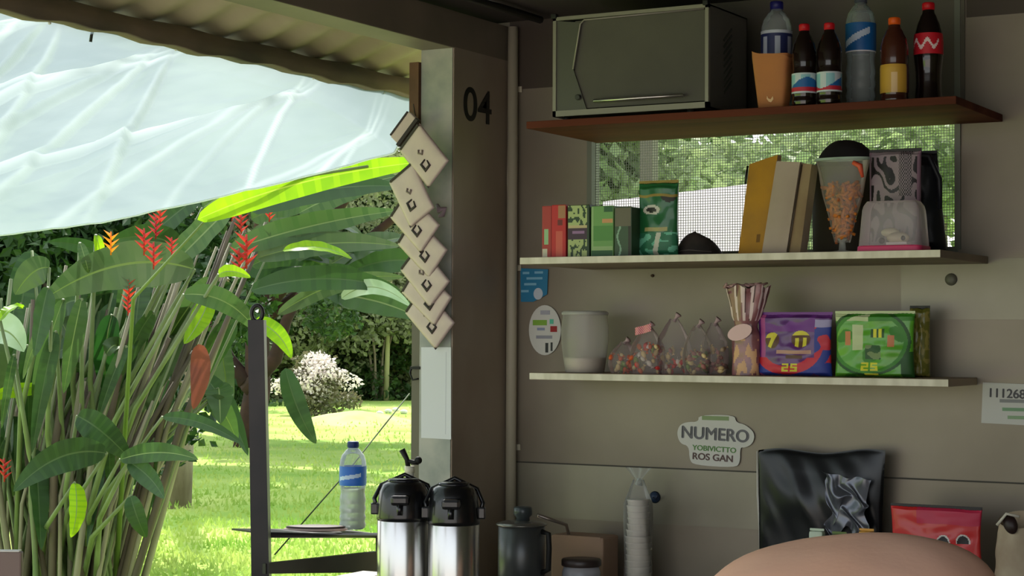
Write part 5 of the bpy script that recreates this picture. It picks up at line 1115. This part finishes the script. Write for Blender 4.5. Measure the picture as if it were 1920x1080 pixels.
skin_obj('trousers', [((0, -.20, zt_ - .29), (.175, .135)), ((0, -.02, zt_ - .19), (.15, .11)), ((-.09, -.21, .74), .11), ((-.11, -.12, .46), .075), ((-.11, -.155, .12), .06), ((.09, -.21, .74), .11), ((.11, -.12, .46), .075), ((.11, -.155, .12), .06)],
         [(0, 1), (0, 2), (2, 3), (3, 4), (0, 5), (5, 6), (6, 7)], trou, PR)
for s_ in (-1, 1):
    b = MB(); b.grid(20, 12, lambda u, v: (s_ * .115 + .045 * math.sin(PI * v) ** .5 * math.cos(2 * PI * u), -.09 + .14 * (2 * v - 1), .04 + .038 * math.sin(PI * v) ** .5 * math.sin(2 * PI * u))); b.build('shoe', MC['rubber_black'], PR)
    # hand with fingers and thumb
    hx, hy, hz = s_ * .21, (.42 if s_ > 0 else .44), zt_ - .50
    J = [((hx, hy, hz), .026), ((hx, hy + .03, hz - .035), (.034, .014)), ((hx, hy + .05, hz - .06), (.036, .013))]; E_ = [(0, 1), (1, 2)]
    for k, ln in enumerate((.062, .072, .068, .052)):
        ox = (k - 1.5) * .019; i0 = len(J); J += [((hx + ox, hy + .062, hz - .072), .009), ((hx + ox * 1.1, hy + .075, hz - .072 - ln * .5), .008), ((hx + ox * 1.1, hy + .070, hz - .072 - ln), .0068)]; E_ += [(2, i0), (i0, i0 + 1), (i0 + 1, i0 + 2)]
    i0 = len(J); J += [((hx - s_ * .034, hy + .035, hz - .045), .010), ((hx - s_ * .046, hy + .055, hz - .075), .008)]; E_ += [(1, i0), (i0, i0 + 1)]
    skin_obj('hand', J, E_, skin, PR, 1)

# ================================================================== outside the back window
leaf_win = mat('leaf_window', (112, 140, 88), .6, c2=(168, 184, 130), scale=1, transl=.4)
for i, (x, y, D, r, l) in enumerate(((1150, 310, 14, (.8, .8, .55), 'tree seen through the left pane of the screened window'), (1330, 330, 16, (1.15, 1.0, .55), 'bright leafy tree seen through the middle of the screened window'), (1560, 280, 17, (1.5, 1.2, .8), 'tree seen through the right part of the screened window'), (1390, 470, 11, (.35, .5, .4), 'low shrub outside the window beside the white sheet'), (1760, 350, 15, (1.1, 1.0, 1.2), 'tree outside behind the black backpack'))):
    q = at(x, y, D=D); t = thing('window_tree', l, 'tree', (q.x, q.y, -.05)); crown_mesh((0, 0, q.z + .05), r, 4500, .13, 120 + i).build('foliage', leaf_win, t, fix=False)
    b = MB(); b.tube([(0, 0, 0), (.05, 0, q.z * .5), (0, .05, q.z)], [.09, .07, .04], 8); b.build('trunk', bark, t)
ws = [at(x, y, Y=8.6) for x, y in ((1130, 1310), (1420, 1310), (1420, 343), (1130, 378))]
b = MB(); b.add(ws + [v + Vector((0, .02, 0)) for v in ws], ((0, 1, 2, 3), (7, 6, 5, 4), (0, 4, 5, 1), (1, 5, 6, 2), (2, 6, 7, 3), (3, 7, 4, 0)))
o = b.build('plastic_sheet', mat('outside_sheet', (236, 228, 236), .5, transl=.5)); tag(o, 'white plastic sheet stretched outside the screened window', 'sheet')
ga = at(1214, 600, Y=6.9); b = MB(); b.box((ga.x - .028, 6.88, -.05), (ga.x + .028, 6.94, 2.55)); tag(b.build('grey_post', mat('grey_post', (104, 100, 86), .7)), 'grey post outside the window behind the green pouch', 'post')

# ------------------------------------------------------------------ pieces of parts hang one level deeper
NEST = {'pump_button': 'lid', 'spout': 'lid', 'hinge_lug': 'lid', 'carry_handle': 'lid', 'lid_knob': 'lid', 'door_handle': 'door_glass', 'door_rim': 'door_glass', 'knob': 'control_panel', 'side_vents': 'casing',
        'sleeve_knot': 'clear_sleeve', 'oval_sticker': 'wrap', 'checked_label': 'clear_bag', 'red_print': 'steel_body', 'teal_sticker': 'steel_body', 'base_ring': 'steel_body', 'collar': 'bottle_body', 'eye_loop': 'post', 'square_print': 'packet', 'swirl_print': 'packet',
        'top_seal': 'packet', 'printed_mark': 'cup_body', 'lid_flap': 'carton', 'front_print': 'carton', 'hook_arm': 'suction_pad', 'sleeve_seam': 'sleeve', 'fold_line': 'backing', 'dark_mouth': 'bag_wall', 'bag_rim': 'clear_wrap'}
for o in list(COL.objects):
    base = o.name.split('.')[0]
    if base in NEST and o.parent and o.parent.type == 'EMPTY':
        sib = [c for c in o.parent.children if c.name.split('.')[0] == NEST[base]]
        if sib:
            if base == 'sleeve_seam': sib.sort(key=lambda c: abs(c.data.vertices[0].co.x - o.data.vertices[0].co.x))
            o.parent = sib[0]
